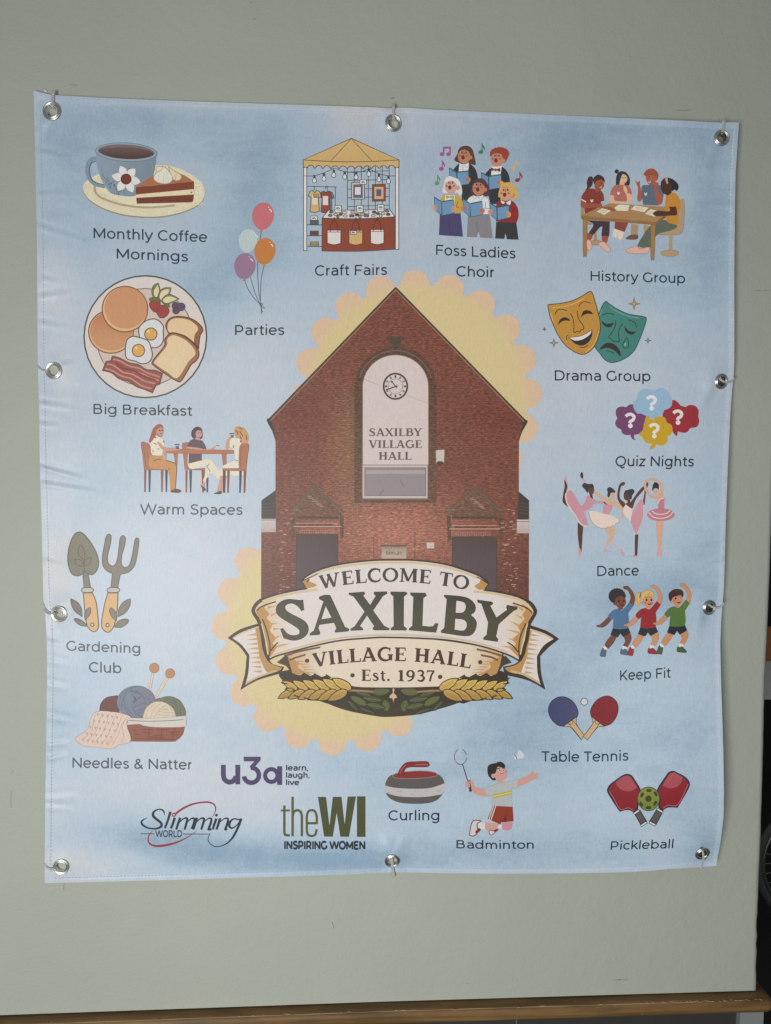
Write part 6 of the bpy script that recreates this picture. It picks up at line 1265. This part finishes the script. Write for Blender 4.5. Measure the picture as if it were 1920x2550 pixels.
for k in range(9): a.LL([(956 + k * 6.3, 1362), (956 + k * 6.3 + (k % 3), 1366 + (k * 7) % 5)], .9, '6b5a4c')
a.part('notice'); a.B(1062.6, 1351, 1081, 1365.5, 'c2b7b0')
for x, y in ((931, 1335), (1033, 1325)): a.LL([(x, y), (x, 1390)], 1.6, '5b4034')
random.seed(21)
a.part('pale_brick')
for i in range(120):
    x = random.choice((random.uniform(693, 730), random.uniform(1246, 1285), random.uniform(850, 1110))); y = random.uniform(1265, 1490) if x < 735 or x > 1240 else random.uniform(1262, 1400); w = random.uniform(3, 10); a.B(x, y, x + w, y + random.uniform(1.2, 2.6), random.choice(('b08a76', 'a97e6c', 'b79380')))
a.build(banner)

# --- the welcome scroll
a = Art('welcome_scroll_picture', base=5.0e-4)
def A_(s): return [(560 + x / 3.786, 1370 + y / 3.786, c) for x, y, c in P(s)]
def B_(s): return [(960 + x / 3.786, 1370 + y / 3.786, c) for x, y, c in P(s)]
def mir(q): return [(1968.6 - x, y + .4, c) for x, y, c in q]
OL = '3b2f25'; CRM = 'd5cbc7'; TAN = 'b3874f'; BGE = 'd4c2ad'
a.part('leafy_base'); a.S(A_('515,1195 600,1130 1150,1150 1666,1150') + B_('400,1150 1000,1120 1155,1215 900,1350 690,1440 500,1500 300,1550 20,1573') + A_('1400,1561 1150,1512 950,1440 700,1330'), vgrad('332a20', '3d3427', 1710, 1780))
def lf(x, y, L, w, ang, col='595b34', vein='73764a', both=True):
    for m in ((0, 1) if both else (0,)):
        L_, w_ = (L, w) if m == 1 else (L * 1.22, w * 1.35); L, w = L_, w_; c, s = math.cos(math.radians(ang)), math.sin(math.radians(ang)); q = []
        for t, o in ((-.5, 0), (-.25, .8), (.1, 1), (.35, .6), (.5, 0), (.35, -.6), (.1, -1), (-.25, -.8)): px, py = t * L, o * w / 2; q.append((x + px * c - py * s, y + px * s + py * c, abs(t) == .5))
        v = [(x - .42 * L * c, y - .42 * L * s, 0), (x + .42 * L * c, y + .42 * L * s, 0)]
        if m: q, v = mir(q), mir(v)
        a.part('leaf'); a.S(q, col, '2c281c', 1.2); a.LL(v, .9, vein)
lf(948, 1722, 40, 15, -6); lf(893, 1745, 40, 13, 28, '585f33'); lf(927, 1741, 42, 11, 8, '4a4c33'); lf(961, 1757, 26, 15, 75, '525a30'); lf(905, 1728, 34, 10, 15, '43452f'); lf(878, 1757, 30, 9, 45, '3f422c'); lf(935, 1758, 40, 11, 12, '4d5230'); lf(915, 1770, 36, 8, 20, '3d3f29')
a.part('ribbon_tail'); q = A_('25,828! 140,748 320,690! 352,800 390,960 430,1055 480,1085 556,1100! 548,1128 505,1168! 300,1230 145,1320! 188,1170 205,1000! 130,900'); a.S(q, OL)
a.S(A_('72,830! 160,772 322,716! 345,830 375,980 420,1065 540,1108! 495,1142 300,1205 192,1272! 222,1150 232,990! 160,895'), CRM); a.S(A_('285,735! 322,716! 350,840 380,985 420,1068 540,1108! 495,1140 400,1150 360,1090 325,1000 310,880'), TAN)
for k in range(9): y = 780 + k * 44; a.R(A_(f'{300 + k * 6},{y} {300 + k * 6},{y + 26} {195 + k * 7},{y + 24 - k * 2}'), 'bd9c73')
a.L(A_('80,828 165,778 320,722'), 4, 'c9b18c'); a.L(A_('200,1255 310,1196 490,1135'), 5, 'c2a87f')
a.part('ribbon_tail'); q = B_('1637,838! 1520,762 1362,708! 1335,880 1300,990 1240,1060 1180,1085 1108,1100! 1118,1150 1150,1182! 1350,1230 1508,1316! 1468,1170 1458,1000! 1535,920'); a.S(q, OL)
a.S(B_('1585,838! 1500,785 1352,735! 1335,880 1305,1000 1240,1075 1122,1110! 1170,1150 1300,1180 1462,1268! 1432,1150 1428,1000! 1490,900'), CRM); a.S(B_('1385,745! 1352,735! 1335,880 1305,1000 1240,1075 1122,1110! 1170,1150 1265,1165 1300,1090 1335,1000 1350,880'), TAN)
for k in range(9): y = 785 + k * 44; a.R(B_(f'{1362 - k * 6},{y} {1362 - k * 6},{y + 26} {1468 - k * 8},{y + 24}'), 'bd9c73')
a.L(B_('1575,835 1490,790 1355,745'), 4, 'c9b18c'); a.L(B_('1452,1252 1310,1172 1180,1140'), 5, 'c2a87f')
a.part('lower_scroll'); q = A_('560,975! 700,905 900,865 1200,835 1400,822 1666,818') + B_('300,825 600,855 900,905 1108,970! 1085,1080 1048,1185! 900,1215 700,1250 520,1290! 200,1300') + A_('1300,1298 1150,1275 900,1215 640,1175! 605,1080'); dim = lambda x, y: (lambda w: albedo('d8c9b6', x, y) * (1 - w) + albedo('c4a077', x, y) * w)(.85 * max(1 - float(sst(715, 815, x)), float(sst(1150, 1250, x)))); a.S(q, dim, OL, 3.4)
a.S(A_('575,1000! 640,990 600,1010 700,1060 690,1110 820,1175! 640,1168! 610,1080'), TAN); a.S(B_('1095,1000! 1030,990 1070,1010 980,1060 990,1110 860,1180! 1045,1175! 1075,1080'), TAN)
for q in ('575,995 700,955 900,915', '610,1035 680,1010 760,985'): a.L(A_(q), 4.5, '6a4a38'); 
for q in ('1095,995 960,955 860,935', '1060,1040 1000,1010 900,990'): a.L(B_(q), 4.5, '6a4a38')
a.R(A_('560,1000 590,1000 640,1170 575,1090 490,1060'), '4a3529'); a.R(B_('1108,1000 1135,1000 1190,1060 1110,1090 1050,1170'), '4a3529')
for k in range(5): a.R(A_(f'{690 + k * 18},{1040 + k * 26} {690 + k * 18},{1058 + k * 26} {790 + k * 22},{1052 + k * 25}'), 'bb9a72'); a.R(B_(f'{990 - k * 18},{1040 + k * 26} {990 - k * 18},{1058 + k * 26} {890 - k * 22},{1052 + k * 25}'), 'bb9a72')
a.part('main_scroll')
q = A_('415,1035! 372,930 350,780 318,670 275,600 268,560 300,505 345,468 480,420 620,388 770,362! 745,310 720,292! 780,240 900,182 1100,130 1400,96 1666,92') + B_('250,94 430,110 600,142 750,190 880,240 945,290 972,318! 950,340 932,376! 1060,395 1250,440 1370,508 1415,575 1390,632 1352,705 1330,850 1265,1045! 1150,985 900,905 600,850 300,830 0,822') + A_('1400,826 1100,850 850,900 620,960 480,1000')
gold = lambda x, y: (lambda w: albedo(CRM, x, y) * (1 - w) + albedo('d0ae78', x, y) * w)(.75 * max(1 - float(sst(640, 735, x)), float(sst(1232, 1330, x)))); a.S(q, gold, OL, 4.2)
a.L(A_('345,470 300,505 268,560 278,602 320,670 350,780 372,930 412,1030'), 9, OL); a.L(B_('1330,482 1372,508 1412,575 1390,632 1352,705 1330,850 1268,1040'), 9, OL)
for w_, c_, dy in ((5.5, 'cbb48c', 17),):
    a.L([(x, y + 4.4, c) for x, y, c in A_('760,268 900,190 1100,138 1400,104 1666,100') + B_('250,102 430,118 600,150 750,198 880,250')], w_, c_); a.L([(x, y + 3.2, c) for x, y, c in A_('330,498 480,432 620,400 760,376 870,358')], w_, c_); a.L([(x, y + 3.4, c) for x, y, c in B_('830,378 950,386 1060,404 1240,448 1350,505')], w_, c_)
    a.L([(x, y - 3.0, c) for x, y, c in A_('450,1000 620,948 850,888 1100,838 1400,814 1666,810') + B_('300,818 600,838 900,893 1150,972')], 4, 'c8b189')
a.S(A_('292,578! 345,530 400,500 372,545 420,600 395,640 445,700 425,760 480,830 450,880 500,905! 425,1010! 388,930 368,780 335,668'), TAN); a.S(B_('1388,588! 1340,540 1280,505 1320,560 1290,610 1310,650 1250,720 1270,770 1200,840 1230,890 1170,925! 1258,1015! 1300,880 1325,720 1362,640'), TAN)
for q in ('298,572 350,530 480,485', '355,650 395,760 425,900 420,1000', '430,950 470,900 500,870'): a.L(A_(q), 3.4, '4a3526')
for q in ('1382,588 1330,545 1200,498', '1325,690 1280,790 1258,900 1262,1010', '1250,960 1200,900 1150,870'): a.L(B_(q), 3.4, '4a3526')
a.L(A_('345,690 385,850 405,985'), 3, 'd3bd96'); a.L(B_('1340,690 1300,850 1272,985'), 3, 'd3bd96')
for x0, y0, x1, y1 in ((400, 545, 500, 520), (430, 620, 545, 560), (420, 700, 500, 690), (455, 745, 520, 740), (470, 830, 540, 800), (500, 905, 620, 880)): a.R(A_(f'{x0},{y0 - 12} {x0},{y0 + 12} {x1},{y1}'), 'bd9868')
for x0, y0, x1, y1 in ((1300, 565, 1180, 500), (1290, 640, 1215, 605), (1260, 715, 1165, 665), (1260, 780, 1130, 745), (1215, 850, 1150, 830), (1190, 915, 1080, 905)): a.R(B_(f'{x0},{y0 - 12} {x0},{y0 + 12} {x1},{y1}'), 'bd9868')
a.S(A_('724,292! 800,255 790,290 870,330 800,358! 768,360! 745,312'), TAN); a.L(A_('730,292 790,262 880,222'), 2.4, '4a3526'); a.L(A_('770,300 800,275'), 3, '4a3526'); a.S(B_('968,318! 900,270 890,300 840,340 880,372! 932,374! 948,342'), TAN); a.L(B_('965,316 900,272 860,250'), 2.4, '4a3526')
INKD = '3b372d'
a.part('large_lettering')
def big(pts, f, holes=()):
    q = smooth(f(pts)); hs = [smooth(f(h)) for h in holes]; a.fill(q, vgrad('3a382e', '4a4634', 1480, 1545), hs); a.line(q, 1.5, '36322a', True)
    for h in hs: a.line(h, 1.5, '36322a', True)
big('735,470! 745,562! 722,572! 690,530 640,502 590,508 566,535 580,572 640,610 740,662 785,722 775,790 720,835 640,850 555,828! 525,745! 546,738! 590,790 650,806 700,790 702,752 650,710 550,650 492,600 485,540 522,490 590,464 660,468 705,474!', A_)
big('893,440! 940,424 992,426! 1130,725! 1170,745! 1164,763! 1045,775! 1036,764! 1055,738! 1030,682! 890,702! 880,735! 897,780! 890,796! 800,802! 806,784! 842,758! 932,482! 888,458!', A_, ('950,520! 906,655! 1010,640!',))
big('1170,405! 1312,395! 1320,410! 1302,430! 1370,522! 1425,430! 1405,412! 1410,395! 1525,392! 1530,410! 1490,430! 1395,570! 1500,715! 1550,740! 1545,753! 1405,753! 1395,740! 1410,716! 1340,612! 1270,716! 1300,740! 1300,753! 1190,757! 1185,745! 1225,720! 1320,580! 1215,436! 1170,418!', A_)
big('50,393! 192,395! 205,410! 172,436! 170,715! 200,740! 195,755! 55,753! 50,740! 80,715! 76,436! 48,410!', B_)
big('235,402! 375,405! 386,430! 355,450! 345,715! 440,722 470,690! 496,695! 475,775! 225,753! 222,740! 255,715! 265,440! 238,420!', B_)
big('555,424! 700,435 790,460 845,520 840,580 800,610! 850,660 855,722 820,790 740,808 525,776! 525,760! 556,735! 580,460! 556,440!', B_, ('666,474! 740,490 760,540 730,590 658,592!', '655,644! 740,655 770,702 740,760 648,752!'))
big('868,470! 1006,490! 1012,506! 985,525! 1045,640! 1150,562! 1140,540! 1146,520! 1240,535! 1243,555! 1205,572! 1065,697! 1040,815! 1060,842! 1055,862! 925,842! 925,826! 955,800! 970,682! 905,502! 870,492!', B_)
a.part('small_lettering'); text(a, 'WELCOME TO', INKD, arc_map(799.5, 1163, 975, 1448.6, 6.0e-4, 34, .0, .04), font=SERIF, track=.04); text(a, 'VILLAGE HALL', '40291f', arc_map(781, 1171, 967, 1646, 4.5e-4, 34, .0, .0), font=SERIF, track=.03)
text(a, 'Est. 1937', '40291f', line_map((900.5, 1695.5), (1082, 1697.3), 28, .04, .04), font=SERIF, track=.03)
for x, y, r in ((764.7, 1645.5, 5.4), (1195.9, 1649, 5.4), (877.8, 1681.7, 5.6), (1096, 1685.6, 5.6)): a.E(x, y, r, r * .95, '46352b')
a.part('wheat_ear')
def ear(f, nm):
    a.part(nm); a.S(f(A_('1165,1320 1140,1255! 1050,1205! 1000,1215 960,1180! 900,1195 850,1165! 800,1185 740,1158! 700,1185 640,1165! 620,1205 520,1203! 560,1240 530,1255! 585,1280 565,1312! 640,1340 645,1370! 735,1378 745,1396! 830,1400 825,1418! 930,1425 960,1446! 1080,1415 1160,1350')), '382b1e'); a.L(f(A_('1400,1335 1270,1325 1160,1322 900,1312 640,1318')), 5, '9b7452')
    for k in range(5, -1, -1):
        x = 1110 - k * 98; sz = 1 - .045 * k
        for up in (1, -1):
            yy = 1318 + (-52 if up > 0 else 50) * sz; xx = x - (0 if up > 0 else 40); an = math.radians(30 if up > 0 else -27); L, w = 186 * sz, 84 * sz; q = []
            for t, o in ((-.62, 0), (-.3, .75), (.1, 1), (.38, .7), (.5, 0), (.38, -.7), (.1, -1), (-.3, -.75)):
                px, py = t * L, o * w / 2; q.append((xx + px * math.cos(an) - py * math.sin(an), yy + px * math.sin(an) + py * math.cos(an), t == -.62))
            g = [(560 + p[0] / 3.786, 1370 + p[1] / 3.786, p[2]) for p in q]; a.S(f(g), vgrad('c9aa5c', 'a88343', 1695, 1745), '3a2a1c', 2.2)
            for dv in (-9, 8):
                v = [(xx + t * L * math.cos(an) + 2, yy + t * L * math.sin(an) + dv) for t in (-.35, 0, .3)]; a.L(f([(560 + p[0] / 3.786, 1370 + p[1] / 3.786, False) for p in v]), .8, '86652f')
    a.S(f(A_('655,1318! 620,1300 570,1312! 620,1332')), 'b8954f', '3a2a1c', 2.2); 
    for q in ('700,1190 640,1165', '800,1190 740,1160', '1000,1205 950,1175', '900,1195 840,1165', '620,1230 560,1205', '590,1262 530,1250', '700,1385 650,1368', '820,1415 745,1392', '960,1440 900,1418'): a.LL(f(A_(q)), 3.0, '3a2a1c')
ear(lambda q: q, 'wheat_ear'); ear(mir, 'wheat_ear')
a.part('centre_ornament'); a.S(A_('1590,1298 1602,1318 1595,1345 1618,1370 1622,1395 1600,1400 1590,1448! 1578,1400 1552,1395 1556,1368 1582,1345 1578,1318'), 'c9ab8d', '6a4f3a', 1.4)
a.build(banner)
